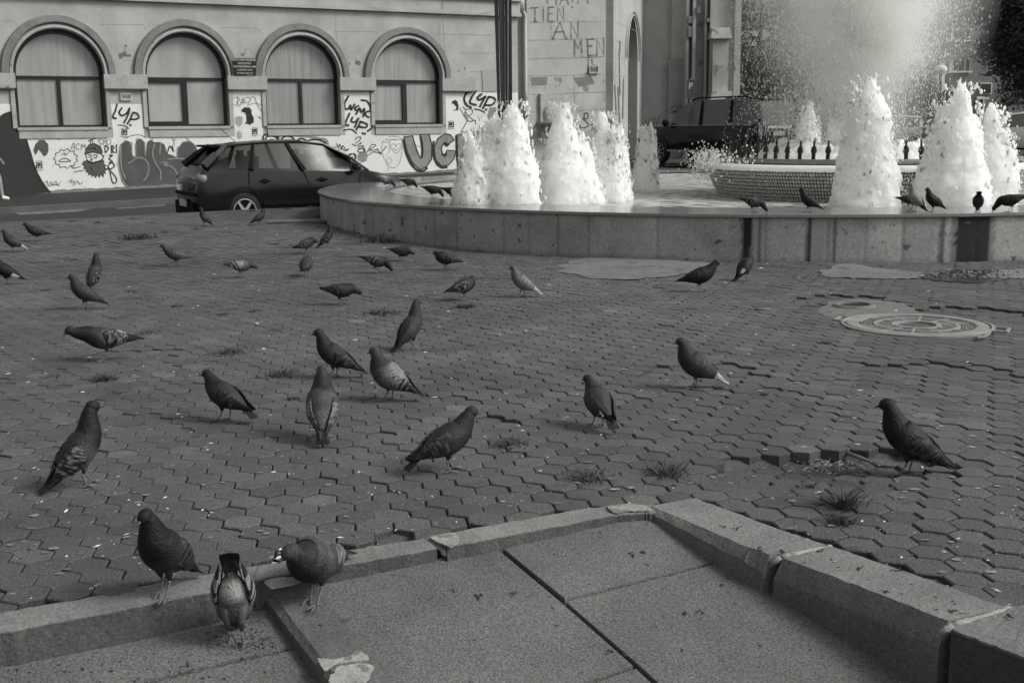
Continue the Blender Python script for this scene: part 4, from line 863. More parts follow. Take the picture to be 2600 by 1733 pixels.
# ---------------- corner building with the painted letters
m_ston = mat('ashlar_pale', .31, .40, 1.2, rough=.9, fine=.12, fscale=40, bump=.2, bscale=14, spots=.26, sscale=1.5, spotv=.34)
m_stonm = mat('ashlar_grey', .30, .44, 1.8, rough=.9, fine=.15, fscale=30, bump=.3, bscale=14, spots=.4, sscale=2.2, spotv=.2)
m_shade = mat('stucco_dark', .36, .48, 1.3, rough=.95, fine=.15, fscale=30, bump=.2, bscale=10, spots=.3, sscale=1.6, spotv=.15)
bb = empty('lettered_building', tuple(W3(14, 0)), 0); tag(bb, 'tall pale stone corner building with painted letters and a narrow arched doorway', 'building')
NB = -.3
uL, uR = pxw(1338, 120, NB)[0], pxw(1538, 120, NB)[0]
wm = WM(); wm.wbox(uL, uR, -.5, 9.5, NB-.8, NB); rel(wm.build('letter_wall', m_ston, bb), bb)
wm = WM(); wm.wbox(12.46, uL, -.5, 9.5, -1.2, -.62); rel(wm.build('recess_wall', m_shade, bb), bb)
fnB = lambda x, y, nn: W3(*pxw(x, y, NB+nn), NB+nn)
for pl in ([(1342, 196), (1400, 194), (1535, 190), (1536, 234), (1342, 240)], [(1342, 241), (1536, 235), (1536, 330), (1342, 340)]):
    wpoly(pl, .004, m_stonm, 'wall_stain', bb, fn=fnB)
wpoly([(1346, 197), (1390, 196), (1388, 216), (1350, 218)], .007, m_darkb, 'wall_stain', bb, fn=fnB)
wpoly([(1455, 198), (1500, 192), (1510, 212), (1470, 222)], .007, m_darkb, 'wall_stain', bb, fn=fnB)
strokes([[(1342, 57), (1536, 54)], [(1342, 102), (1536, 97)], [(1342, 149), (1536, 144)], [(1342, 193), (1536, 188)], [(1342, 240), (1536, 233)], [(1342, 283), (1536, 278)], [(1400, 57), (1400, 102)], [(1460, 190), (1459, 235)], [(1385, 193), (1385, 238)], [(1395, 241), (1395, 283)], [(1460, 238), (1461, 280)]], .9, m_grime, 'wall_crack', bb, fn=fnB, smooth=False)
z5 = lambda x, y: (1240+x/4.752, y/4.752)
LET = [[(712, -110), (712, 42)], [(712, -110), (760, -100), (765, -50), (715, -40)], [(822, -110), (822, 58)], [(865, 58), (922, -120), (968, 54)], [(888, 0), (950, -2)], [(970, -112), (1062, -112)], [(1018, -110), (1018, 22)], [(1014, 78), (1018, 95)], [(1078, 42), (1146, -125), (1206, 38)], [(1104, -12), (1186, -14)],
       [(510, 98), (612, 92)], [(565, 96), (565, 256)], [(548, 258), (585, 257)], [(666, 85), (666, 260)], [(725, 90), (722, 258)], [(725, 90), (790, 87)], [(722, 168), (776, 164)], [(722, 258), (792, 257)], [(836, 255), (838, 85), (915, 250), (905, 82)],
       [(775, 470), (865, 266), (940, 470)], [(805, 388), (908, 382)], [(765, 472), (800, 470)], [(905, 470), (958, 468)], [(1002, 468), (992, 265), (1085, 462), (1085, 255)],
       [(1042, 680), (1040, 480), (1085, 592), (1118, 478), (1132, 680)], [(1195, 475), (1205, 672)], [(1190, 474), (1275, 472)], [(1200, 558), (1252, 553)], [(1205, 672), (1284, 668)], [(1312, 674), (1310, 475), (1398, 670), (1392, 458)], [(1178, 692), (1286, 688)], [(1208, 715), (1208, 880)], [(1250, 720), (1256, 790), (1310, 792)], [(1172, 888), (1220, 884)]]
strokes([(s_, 3.6 if k > 18 else 2.8) for k, s_ in enumerate(LET)], 3.2, m_letter, 'painted_letters', bb, n_=.009, fn=fnB, conv=z5, smooth=False)
strokes([[(1480, 300), (1495, 318), (1476, 325), (1470, 312)], [(1500, 318), (1512, 312), (1516, 330), (1500, 330)], [(1520, 322), (1530, 316), (1532, 330)], [(1484, 288), (1492, 288), (1492, 300), (1484, 300), (1484, 288)]], 3, m_blob, 'graffiti', bb, n_=.012, fn=fnB)
# little relief wall fountain behind the jets
p = fnB(1402, 300, .1); e = empty('wall_basin', tuple(p), YAW); tag(e, 'carved stone wall basin with small scallop niche behind the jets', 'wall fountain'); m = M()
m.box((0, .05, .05), (.8, .12, 1.3)); m.ell((0, 0, .1), (.32, .16, .36), 16, 10); autosm(m.build('niche', m_trim, e), 30)
m = M(); m.lathe([(.02, -.5), (.1, -.45), (.12, -.2), (.48, -.08), (.5, 0), (.42, .0), (.1, -.08)], (0, -.1, -.1), 24); m.build('bowl', m_ston, e, smooth=True)
# C : wall turning away, with the tall pointed opening
c0 = aty(1557, 200, WO[1]+WD[1]*uR+.5); dC = np.array([.2456, .969]); nC = np.array([.969, -.2456]); LC = 6.6
def C3(t, z, n_=0): p = c0[:2]+dC*t+nC*n_; return np.array([p[0], p[1], z])
def pxC(px, py, n_=0):
    v = ray(px, py); N3 = np.array([*nC, 0]); o_ = np.array([*(c0[:2]+nC*n_), 0]); t = ((o_-CAMP)@N3)/(v@N3); P = CAMP+v*t; return (P[:2]-c0[:2])@dC, P[2]
m = M(); t0, t1 = pxC(1595, 150)[0], pxC(1619, 150)[0]; tc_, hw = (t0+t1)/2, (t1-t0)/2; ztop = pxC((1595+1619)/2, 44)[1]; zsp = pxC(1600, 150)[1]; k = 14
op = [(tc_-hw, -.5)]+[(tc_-hw*math.cos(PI/2*i/k), zsp+(ztop-zsp)*math.sin(PI/2*i/k)) for i in range(k+1)]+[(tc_+hw*math.sin(PI/2*i/k), zsp+(ztop-zsp)*math.cos(PI/2*i/k)) for i in range(1, k+1)]+[(tc_+hw, -.5)]
print('C', c0, t0, t1, ztop, zsp); n_ = len(op); ob = [(0 if x <= tc_ else LC, z) if z <= zsp+1e-6 else ((0 if i < n_/2 else LC) if abs(z-ztop) > 1e-6 else tc_, z+(9.5-ztop)*((z-zsp)/(ztop-zsp))) for i, (x, z) in enumerate(op)]
m.add([C3(x, z) for x, z in op]+[C3(x, z) for x, z in ob], [(i, i+1, n_+i+1, n_+i) for i in range(n_-1)])
m.add([C3(x, z, nn) for nn in (0, -1.2) for x, z in op], [(i, n_+i, n_+i+1, i+1) for i in range(n_-1)], 0)
m.add([C3(x, z) for x, z in ((0, -.5), (0, 9.5))]+[C3(x, z, -1.5) for x, z in ((0, 9.5), (0, -.5))], [(0, 1, 2, 3)])
m.add([C3(x, z, -1.25) for x, z in ((0.2, -.5), (LC-.2, -.5), (LC-.2, 9), (.2, 9))], [(0, 1, 2, 3)], 1)
rel(m.build('side_wall', [m_ston, mat('dark_interior', .07, .1, 1)], bb), bb)
for r_, w_ in ((1.25, .25), (1.6, .2)):
    m = M(); q = [(tc_+(x-tc_)*r_, zsp+(z-zsp)*(1+(r_-1)*.22) if z > zsp else z) for x, z in op[1:-1]]
    m.tube([C3(x, z, .02) for x, z in q], .035, 6); rel(m.build('arch_moulding', m_trim, bb), bb)
fnC = lambda x, y, nn: C3(*pxC(x, y, nn), nn)
strokes([[(1575, 105), (1575, 130)], [(1573, 128), (1575, 240)], [(1562, 215), (1566, 290)], [(1584, 200), (1582, 300)], [(1570, 220), (1574, 310)]], 2.2, m_darkb, 'soot_streak', bb, fn=fnC, n_=.02)
strokes([[(1557, 50), (1632, 88)], [(1557, 98), (1598, 116)], [(1557, 142), (1600, 152)], [(1557, 190), (1600, 196)]], .7, m_grime, 'wall_crack', bb, fn=fnC, n_=.02, smooth=False)
_a, _b2 = aty(1520, 250, c0[1]+.35), aty(1562, 250, c0[1]+.35); m = M(); m.box(((_a[0]+_b2[0])/2, c0[1]+.65, 4.5), (_b2[0]-_a[0], .6, 10)); rel(m.build('corner_strip', m_shade, bb), bb)
# drain pipe in the recess
m = M(); p0 = W3(*pxw(1335, 10, -.15), -.15)
pts = [W3(pxw(1318, -10, -.1)[0], 5.2, -.1), W3(pxw(1320, 5, -.1)[0], 4.85, -.05), W3(pxw(1333, 24, -.2)[0], 4.62, -.2)]; uu = pxw(1334, 120, -.2)[0]
pts += [W3(uu, z, -.2) for z in (4.4, 3.5, 2.5, 2.2)]; m.tube(pts, .045, 10)
m.tube([W3(uu, 2.2, -.2), W3(uu, 1.75, -.2)], .075, 10); m.tube([W3(uu, 1.75, -.2), W3(uu, .2, -.2)], .05, 10); m.tube([W3(pxw(1318, -10, -.1)[0], 5.3, -.1), W3(pxw(1322, 12, -.1)[0], 4.75, -.1)], .13, 10)
tag(m.build('drain_pipe', mat('zinc', .5, .62, 5, rough=.5, metal=.2), smooth=True), 'pale metal drain pipe in the recess between the two pale buildings', 'drain pipe')
# D..F : dark stuccoed church side with pilasters
cE = C3(LC, 0); YD = cE[1]; bc = empty('church', (6.5, YD, 0)); tag(bc, 'dark weathered church wall with tall pilasters and a buttress behind the parked off-road car', 'church')
def wallbox(px0, px1, Y, z0, z1, dep, mt_, nm, lean=0):
    a, b = aty(px0, 250, Y)[0], aty(px1, 250, Y)[0]; m = M(); m.box(((a+b)/2, Y+dep/2, (z0+z1)/2), (b-a, dep, z1-z0)); return rel(m.build(nm, mt_, bc), bc)
zs_ = lambda py, Y, px=1700: aty(px, py, Y)[2]
wallbox(1633, 1700, YD, -.5, zs_(152, YD), 2.0, m_shade, 'lower_wall'); wallbox(1633, 1704, YD+.12, zs_(152, YD), 10, 1.8, m_shade, 'upper_wall')
wallbox(1697, 1742, YD-.35, -.5, zs_(154, YD), 2, mat('stucco_mid', .27, .34, 1.3, rough=.95, fine=.15, fscale=30, spots=.32, sscale=1.8, spotv=.2), 'lower_wall'); wallbox(1703, 1742, YD-.2, zs_(153, YD), 10, 2, m_shade, 'upper_wall')
for (a, b, dy, mt_, nm) in ((1740, 1747, -.9, m_ston, 'pilaster'), (1747, 1756, -.5, m_shade, 'wall_strip'), (1756, 1764, -.95, m_stonm, 'pilaster'), (1764, 1786, -.55, m_stonm, 'wall_strip'), (1786, 1792, -.9, m_ston, 'pilaster'), (1792, 1800, -.6, m_stonm, 'wall_strip'), (1800, 1807, -1.0, m_ston, 'pilaster'), (1807, 1862, -.6, m_shade, 'wall_strip'), (1862, 1878, -.8, m_stonm, 'pilaster')):
    wallbox(a, b, YD+dy, -.5, 10, 1.4, mt_, nm)
wallbox(1700, 1878, YD+.3, -.5, 10, .5, m_shade, 'back_wall')
m = M(); x0, x1 = aty(1810, 100, YD-1.4)[0], aty(1850, 100, YD-1.4)[0]; zt_, zm_, zl_ = zs_(72, YD-1.4), zs_(100, YD-1.4), zs_(112, YD-1.4)
m.box(((x0+x1)/2, YD-1.0, zl_/2), (x1-x0, .9, zl_)); m.box(((x0+x1)/2, YD-1.05, (zt_+zm_)/2), (x1-x0+.2, 1.0, (zt_-zm_)*1.0), taper=.8); m.box(((x0+x1)/2, YD-1.0, (zm_+zl_)/2), (x1-x0+.06, .8, zm_-zl_-.01)); rel(m.build('buttress', m_stonm, bc), bc)
m = M(); m.box(((x0+x1)/2, YD-1.5, zs_(255, YD-1.5)), (x1-x0+.4, 1.0, .55), taper=.7); rel(m.build('buttress_foot', m_stonm, bc), bc)
for (px, py0, py1) in ((1752, 42, 60), (1752, 68, 95), (1773, 18, 36), (1798, 48, 58)):
    z0, z1_ = zs_(py1, YD-1), zs_(py0, YD-1); xx = aty(px, 50, YD-1)[0]; m = M(); m.box((xx, YD-.98, (z0+z1_)/2), (.12, .2, z1_-z0)); rel(m.build('carved_detail', m_darkb, bc), bc)
fnD = lambda x, y, nn: aty(x, y, YD-.37-nn)
fnD0 = lambda x, y, nn: aty(x, y, YD-.02-nn)
strokes([[(1640, 300), (1638, 312), (1646, 314)], [(1650, 298), (1650, 312), (1660, 300), (1660, 314)], [(1664, 298), (1668, 314), (1674, 296)], [(1640, 318), (1660, 316)]], 1.0, m_ink, 'graffiti', bc, fn=fnD0, n_=.01)
strokes([[(1702, 280), (1712, 268), (1722, 280), (1708, 284), (1726, 290), (1732, 272), (1722, 268)], [(1700, 288), (1716, 284), (1730, 292)]], 1.3, m_ink, 'graffiti', bc, fn=fnD, n_=.01)
# parking sign
p = aty(1753, 226, YD-3); e = empty('parking_sign', (p[0], p[1], road_z(p[0], p[1])), 0); tag(e, 'narrow parking sign on a thin dark pole in front of the church pilasters', 'sign')
H = p[2]-e.location.z; m = M(); m.tube([(0, 0, 0), (0, 0, H+.35)], .025, 8); m.build('pole', m_ink2, e); m = M(); m.box((0, -.04, H), (.26, .02, .6)); m.build('panel', m_blob, e)
text('P', .3, m_pale, e, (0, -.053, H+.08), (PI/2, 0, 0))
# ---------------- dark clustered post beyond the basin
Y0 = 28.2; m = M(); e = empty('lamp_post', tuple([aty(1285, 300, Y0)[0], Y0, -.1])); tag(e, 'tall dark post of three clustered bars behind the left jets', 'lamp post')
xp = lambda px, py: aty(px, py, Y0)[0]-e.location.x
zp = lambda py: aty(1285, py, Y0)[2]+.1
m_post = mat('post_dark', .02, .032, 3, rough=.5); m_postm = mat('post_mid', .055, .07, 3, rough=.5)
def bar(pa, pb, pc, pd, dy, mt_, nm):          # px x-ranges at y=0 (pa,pb) and y=300 (pc,pd), extrapolated
    m = M(); rs = []
    for py in (-120, 300, 560):
        t = py/300; a, b = pa+(pc-pa)*min(t, 1), pb+(pd-pb)*min(t, 1); z = zp(py) if py < 560 else 0
        xa, xb = xp(a, max(py, -100)), xp(b, max(py, -100)); rs.append([(xa, dy-.07, z), (xb, dy-.07, z), (xb, dy+.07, z), (xa, dy+.07, z)])
    m.rings(rs); m.build(nm, mt_, e)
bar(1255, 1265, 1264, 1271, 0, m_post, 'bar'); bar(1265.5, 1281, 1272, 1283, .03, m_postm, 'bar'); bar(1281.5, 1289, 1283.5, 1289, .0, m_post, 'bar'); bar(1289, 1291, 1289, 1290.5, -.02, mat('post_edge', .35), 'edge_strip'); bar(1291, 1299, 1290.5, 1301, 0, m_post, 'bar')
# ---------------- apartment block far right
YA = 56; m_apt = mat('render_pink', .15, .2, .8, rough=.95, fine=.1); m_apl = mat('render_light', .5, .6, .8, rough=.9); m_win = mat('window_far', .03, .06, 1, rough=.2)
ap = empty('apartment_block', (22, YA, 0)); tag(ap, 'multi-storey apartment block with projecting window bays behind the right tree', 'apartment building')
def abox(px0, px1, py0, py1, Y, dep, mt_, nm, par=ap):
    a, b = aty(px0, py0, Y), aty(px1, py0, Y); z0 = aty(px0, py1, Y)[2] if py1 < 400 else 0; z1_ = aty(px0, py0, Y)[2] if py0 > -5 else 14
    m = M(); m.box(((a[0]+b[0])/2, Y+dep/2, (z0+z1_)/2), (b[0]-a[0], dep, z1_-z0)); o = m.build(nm, mt_, par); 
    o.location = -Vector(ap.location) if par is ap else (0, 0, 0); return o
abox(2330, 2700, -10, 500, YA+1.2, 8, m_apt, 'wall'); abox(2400, 2410, -10, 232, YA-.2, 1.4, m_apl, 'bay_side')
abox(2410, 2466, -10, 72, YA, 1.6, m_apt, 'bay'); abox(2412, 2466, 105, 146, YA, 1.6, m_apt, 'bay'); abox(2412, 2466, 184, 232, YA, 1.6, m_apt, 'bay')
for (y0, y1) in ((73, 104), (147, 183)):
    w_ = abox(2413, 2464, y0, y1, YA+.08, 1.4, m_apl, 'window'); 
    for a, b in ((2422, 2433), (2436, 2450), (2454, 2463)): q = abox(a, b, y0+2, y1-3, YA+.05, .08, m_win, 'pane', w_)
abox(2398, 2412, 107, 111, YA-.3, .6, m_apl, 'ledge'); abox(2398, 2412, 150, 155, YA-.3, .6, m_apl, 'ledge'); abox(2410, 2470, 102, 106, YA-.2, .6, m_apl, 'ledge'); abox(2410, 2470, 181, 185, YA-.2, .6, m_apl, 'ledge')
for k, (a, b, y0, y1) in enumerate(((2332, 2352, 190, 216), (2365, 2380, 190, 214), (2335, 2352, 110, 140), (2490, 2520, 210, 240), (2480, 2500, 245, 300))): 
    w_ = abox(a, b, y0, y1, YA+1.15, .1, m_apl, 'window'); abox(a+3, b-3, y0+3, y1-3, YA+1.1, .1, m_win, 'pane', w_)
abox(2456, 2460, 275, 320, YA-6, .15, m_apl, 'shop_frame'); abox(2482, 2486, 250, 300, YA-6, .15, m_apl, 'shop_frame'); abox(2484, 2512, 247, 252, YA-6, .15, m_apl, 'shop_frame')
b2 = empty('street_block', (10, 75, 0)); tag(b2, 'distant plain building front half hidden by the big plume', 'building'); m = M(); m.box((14, 84, 6), (26, 8, 12.5)); rel(m.build('wall', mat('far_wall', .35, .45, .3), b2), b2)
for i in range(8):
    for j in range(3): m = M(); m.box((3.5+3*i, 79.95, 2.5+3.3*j), (1.3, .1, 1.7)); rel(m.build('window', m_win, b2), b2)
# street lamp far
p = aty(2389, 185, 40); e = empty('street_lamp', (p[0], p[1], road_z(p[0], p[1]))); tag(e, 'thin street lamp with a round pale head left of the apartment bays', 'street lamp'); H = p[2]-e.location.z
m = M(); m.tube([(0, 0, 0), (0, 0, H)], .05, 8); m.build('post', m_post, e); m = M(); m.ell((0, 0, H+.1), (.2, .2, .16), 12, 8); m.build('lamp_head', m_pale, e, smooth=True)
# ================================================================== TREES
m_bark = mat('bark', .05, .09, 4, rough=.95, bump=.6, bscale=12, svec=(1, 1, .3))
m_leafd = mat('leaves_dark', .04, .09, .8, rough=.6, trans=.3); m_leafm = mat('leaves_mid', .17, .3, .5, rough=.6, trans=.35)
def tree(x, y, h, lobes, nleaf, ls, label, seed, mt_, name='broadleaf_tree', group='trees beyond the fountain'):
    """lobes: (dx,dy,z,r) relative"""
    g = np.random.default_rng(seed); zb = road_z(x, y); e = empty(name, (x, y, zb)); tag(e, label, 'tree', group)
    m = M(); m.tube([(0, 0, -.2), (.05, 0, h*.25), (-.05, .1, h*.5), (.1, 0, h*.8)], [h*.035, h*.026, h*.018, h*.005], 8)
    for (dx, dy, z, r) in lobes[:12]: m.tube([(0, 0, h*.28), (dx*.4, dy*.4, (h*.3+z)*.5), (dx*.9, dy*.9, z)], [h*.014, h*.009, h*.002], 6)
    m.build('trunk', m_bark, e, smooth=True)
    w_ = np.array([l_[3]**2 for l_ in lobes]); w_ = w_/w_.sum(); li = g.choice(len(lobes), nleaf, p=w_); L = np.array(lobes)[li]
    d = g.normal(0, 1, (nleaf, 3)); d /= np.linalg.norm(d, axis=1)[:, None]; rr = L[:, 3]*(.45+.62*g.random(nleaf)**.6)
    c = L[:, :3]+d*rr[:, None]*np.array([1, 1, .8])
    k = nleaf//12; cen = c[:k]; grp = np.repeat(np.arange(k), 12)[:nleaf]; n2 = len(grp); c2 = cen[grp]+g.normal(0, 1, (n2, 3))*np.array([.16, .16, .07])*max(1, ls*7)*.9
    N = n2; a = g.normal(0, 1, (N, 3)); a /= np.linalg.norm(a, axis=1)[:, None]; b = np.cross(a, g.normal(0, 1, (N, 3))); b /= np.linalg.norm(b, axis=1)[:, None]
    s = ls*(.6+.8*g.random(N)); V = np.stack([c2+a*s[:, None], c2+b*(s*.42)[:, None], c2-a*s[:, None], c2-b*(s*.42)[:, None]], 1).reshape(-1, 3)
    fastmesh('crown', V, np.arange(N*4).reshape(-1, 4), mt_, e, 4)
    return e
def X_(px, Y): return aty(px, 300, Y)[0]
tx = X_(2735, 33)
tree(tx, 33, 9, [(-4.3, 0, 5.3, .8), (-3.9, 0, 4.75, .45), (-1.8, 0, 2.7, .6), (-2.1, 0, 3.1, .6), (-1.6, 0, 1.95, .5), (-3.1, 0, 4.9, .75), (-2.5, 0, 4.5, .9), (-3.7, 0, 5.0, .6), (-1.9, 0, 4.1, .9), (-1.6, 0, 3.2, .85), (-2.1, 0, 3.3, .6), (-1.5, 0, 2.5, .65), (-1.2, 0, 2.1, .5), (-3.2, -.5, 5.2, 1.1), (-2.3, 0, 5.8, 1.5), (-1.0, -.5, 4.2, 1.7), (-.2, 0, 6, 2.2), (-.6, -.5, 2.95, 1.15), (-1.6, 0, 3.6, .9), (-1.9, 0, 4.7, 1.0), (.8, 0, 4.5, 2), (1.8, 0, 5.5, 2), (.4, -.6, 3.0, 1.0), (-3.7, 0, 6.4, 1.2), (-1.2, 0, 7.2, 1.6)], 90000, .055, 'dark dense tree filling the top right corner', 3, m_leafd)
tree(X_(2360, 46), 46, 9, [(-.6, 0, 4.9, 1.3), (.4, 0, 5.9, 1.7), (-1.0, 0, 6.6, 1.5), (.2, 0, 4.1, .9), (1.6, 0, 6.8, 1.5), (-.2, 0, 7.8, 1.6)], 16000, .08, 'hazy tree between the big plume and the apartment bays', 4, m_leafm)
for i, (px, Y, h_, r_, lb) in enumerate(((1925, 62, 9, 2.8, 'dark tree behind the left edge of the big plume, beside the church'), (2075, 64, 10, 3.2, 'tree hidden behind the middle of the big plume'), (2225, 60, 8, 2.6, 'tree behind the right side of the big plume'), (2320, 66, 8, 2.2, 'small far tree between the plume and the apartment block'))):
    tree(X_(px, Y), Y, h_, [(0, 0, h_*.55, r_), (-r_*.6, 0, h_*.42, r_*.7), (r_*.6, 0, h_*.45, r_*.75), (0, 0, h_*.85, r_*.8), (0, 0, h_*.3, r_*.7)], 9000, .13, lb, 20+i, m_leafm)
# ================================================================== CARS
m_carblk = mat('car_paint_black', .008, .010, 1, rough=.16, spec=.32, coat=.08); m_cargrey = mat('car_paint_dark', .028, .034, 1, rough=.25, spec=.5, coat=.5)
m_carpale = mat('car_paint_pale', .5, .55, 1, rough=.25, coat=.5)
m_tyre = mat('tyre', .012, .02, 10, rough=.9); m_rim = mat('wheel_rim', .4, .45, 5, rough=.35, metal=.5); m_rimd = mat('wheel_rim_dark', .25, .3, 5, rough=.4, metal=.5)
m_lamp = mat('lamp_glass', .1, .25, 30, rough=.1); m_plate = mat('number_plate', .45, .5, 3); m_black = mat('black_plastic', .006, .009, 5, rough=.8, spec=.1); m_chrome = mat('chrome_strip', .6, .7, 3, rough=.2, metal=.6)
mgl = bpy.data.materials.new('car_glass'); mgl.use_nodes = True; n = mgl.node_tree.nodes; n.remove(n['Principled BSDF']); g1 = n.new('ShaderNodeBsdfTransparent'); g1.inputs[0].default_value = gcol(.36); g2 = n.new('ShaderNodeBsdfGlossy'); g2.inputs[1].default_value = .2; g2.inputs[0].default_value = gcol(.22); mx = n.new('ShaderNodeMixShader'); fr = n.new('ShaderNodeFresnel'); fr.inputs[0].default_value = 1.5
ad = n.new('ShaderNodeMath'); ad.operation = 'ADD'; ad.inputs[1].default_value = .08; l = mgl.node_tree.links; l.new(fr.outputs[0], ad.inputs[0]); l.new(ad.outputs[0], mx.inputs[0]); l.new(g1.outputs[0], mx.inputs[1]); l.new(g2.outputs[0], mx.inputs[2]); l.new(mx.outputs[0], n['Material Output'].inputs[0])
mgd = mat('privacy_glass', .06, .085, 1, rough=.1, spec=.8)
def wheel(par, x, y, r, rim, side, nspoke=5, w_=.2):
    t = empty('wheel', (x, y, r)); t.parent = par
    m = M(); pr = [(r*.68, -w_/2), (r*.9, -w_/2), (r*.985, -w_/2+.02), (r, 0), (r*.985, w_/2-.02), (r*.9, w_/2), (r*.68, w_/2)]
    vs = []; n_ = 32
    for (rr_, yy) in pr: vs += [(rr_*math.cos(2*PI*k/n_), yy, rr_*math.sin(2*PI*k/n_)) for k in range(n_)]
    m.add(vs, [(i*n_+k, i*n_+(k+1) % n_, (i+1)*n_+(k+1) % n_, (i+1)*n_+k) for i in range(len(pr)-1) for k in range(n_)]); m.build('tyre', m_tyre, t, smooth=True)
    m = M(); o_ = side*(w_/2); vs = []
    for (rr_, yy) in [(r*.70, o_*1.02), (r*.66, o_*1.04), (r*.62, o_*.7)]: vs += [(rr_*math.cos(2*PI*k/n_), yy, rr_*math.sin(2*PI*k/n_)) for k in range(n_)]
    m.add(vs, [(i*n_+k, i*n_+(k+1) % n_, (i+1)*n_+(k+1) % n_, (i+1)*n_+k) for i in range(2) for k in range(n_)], 0)
    for k in range(nspoke):
        a = 2*PI*k/nspoke+PI/2+.6; ww = r*(.075 if nspoke < 7 else .035); ca, sa = math.cos(a), math.sin(a); q = []
        for (rr_, wd, yy) in ((r*.08, ww*1.2, o_*.98), (r*.66, ww*.8, o_*.9)):
            q += [(rr_*ca-wd*sa, yy, rr_*sa+wd*ca), (rr_*ca+wd*sa, yy, rr_*sa-wd*ca), (rr_*ca+wd*sa, yy-side*.03, rr_*sa-wd*ca), (rr_*ca-wd*sa, yy-side*.03, rr_*sa+wd*ca)]
        m.add(q, [(0, 1, 5, 4), (1, 2, 6, 5), (2, 3, 7, 6), (3, 0, 4, 7)], 0)
    m.ell((0, o_*.95, 0), (r*.13, .02, r*.13), 12, 6); m.add([(0, o_*.55, 0)]+[(r*.64*math.cos(2*PI*k/n_), o_*.55, r*.64*math.sin(2*PI*k/n_)) for k in range(n_)], [(0, 1+k, 1+(k+1) % n_) for k in range(n_)], 1)
    m.build('rim', [rim, m_black], t)
def car(name, loc, yaw, sca, label, st, wheels, r, paint, glass, W2, rim, nspoke, group=None):
    """st : stations (x, zbot, zsill, zbelt, ztop, wsill, wbelt, wtop) front is +x ; ztop==zbelt means no cabin here"""
    e = empty(name, loc, yaw, sca); tag(e, label, 'car', group); body = M(); gl = M()
    rings = []
    def ring(s):
        x, zb, zs, zl, zt, ws, wl, wt = s
        zm = (zs+zl)/2+.03
        half = [(0, zb), (ws*.86, zb), (ws*.97, zb+.06), (ws, zs), (ws*1.012, zm), (wl, zl-.04), (wl*.985, zl), (wl*.97+(wt-wl*.97)*.5, zl+(zt-zl)*.52) if zt > zl+.02 else (wl*.8, zl+.012), (wt, zt-.035) if zt > zl+.02 else (wl*.6, zl+.022), (wt*.9, zt-.008) if zt > zl+.02 else (wl*.45, zl+.03), (wt*.5, zt+.008) if zt > zl+.02 else (wl*.25, zl+.036), (0, zt+.014) if zt > zl+.02 else (0, zl+.038)]
        return [(x, -a, b) for a, b in half]+[(x, a, b) for a, b in half[-2:0:-1]]
    R = [ring(s) for s in st]; nr = len(R[0]); body.v = [p for r_ in R for p in r_]; body.c = [1]*len(body.v)
    for i in range(len(R)-1):
        ci, cj = st[i][4] > st[i][3]+.02, st[i+1][4] > st[i+1][3]+.02
        for k in range(nr):
            f = (i*nr+k, (i+1)*nr+k, (i+1)*nr+(k+1) % nr, i*nr+(k+1) % nr)
            kk = k if k < 11 else nr-1-k
            isg = (ci and cj and kk in (6, 7)) or (ci != cj and kk in (7, 8, 9, 10))
            if isg: gl.f.append(f); gl.m.append(0)
            else: body.f.append(f); body.m.append(1 if kk in (0, 1) else 0)
    body.f.append(tuple(range(nr))); body.m.append(0); body.f.append(tuple((len(R)-1)*nr+k for k in range(nr-1, -1, -1))); body.m.append(0)
    gl.v = list(body.v); gl.c = [1]*len(gl.v)
    bo = body.build('body', [paint, m_black], e); 
    bm = bmesh.new(); bm.from_mesh(bo.data); bmesh.ops.delete(bm, geom=[v for v in bm.verts if not v.link_faces], context='VERTS'); bmesh.ops.recalc_face_normals(bm, faces=bm.faces); bm.to_mesh(bo.data); bm.free(); autosm(bo, 38)
    go = gl.build('windows', glass, e); bm = bmesh.new(); bm.from_mesh(go.data); bmesh.ops.delete(bm, geom=[v for v in bm.verts if not v.link_faces], context='VERTS'); bm.to_mesh(go.data); bm.free(); autosm(go, 38)
    for x in wheels:
        for s in (-1, 1):
            wheel(e, x, s*(W2-.07), r, rim, s, nspoke)
            m = M(); n_ = 24; q = [(x, s*(W2+.012), r+.01)]+[(x+(r+.075)*math.cos(PI*k/n_*1.16-.25), s*(W2+.012), r+.01+(r+.075)*math.sin(PI*k/n_*1.16-.25)) for k in range(n_+1)]
            # arch : dark ring between tyre and wing
            q2 = [(x+(r+.02)*math.cos(PI*k/n_*1.16-.25), s*(W2+.004), r+.01+(r+.02)*math.sin(PI*k/n_*1.16-.25)) for k in range(n_+1)]
            m.add(q[1:]+q2, [(k, k+1, n_+1+k+1, n_+1+k) for k in range(n_)]); m.build('wheel_arch', m_black, e)
            m = M(); m.add([(x+(r+.03)*math.cos(2*PI*k/24), s*(W2+.002), r+(r+.03)*math.sin(2*PI*k/24)) for k in range(24)], [tuple(range(24))]); m.build('wheel_well', m_black, e)
    return e
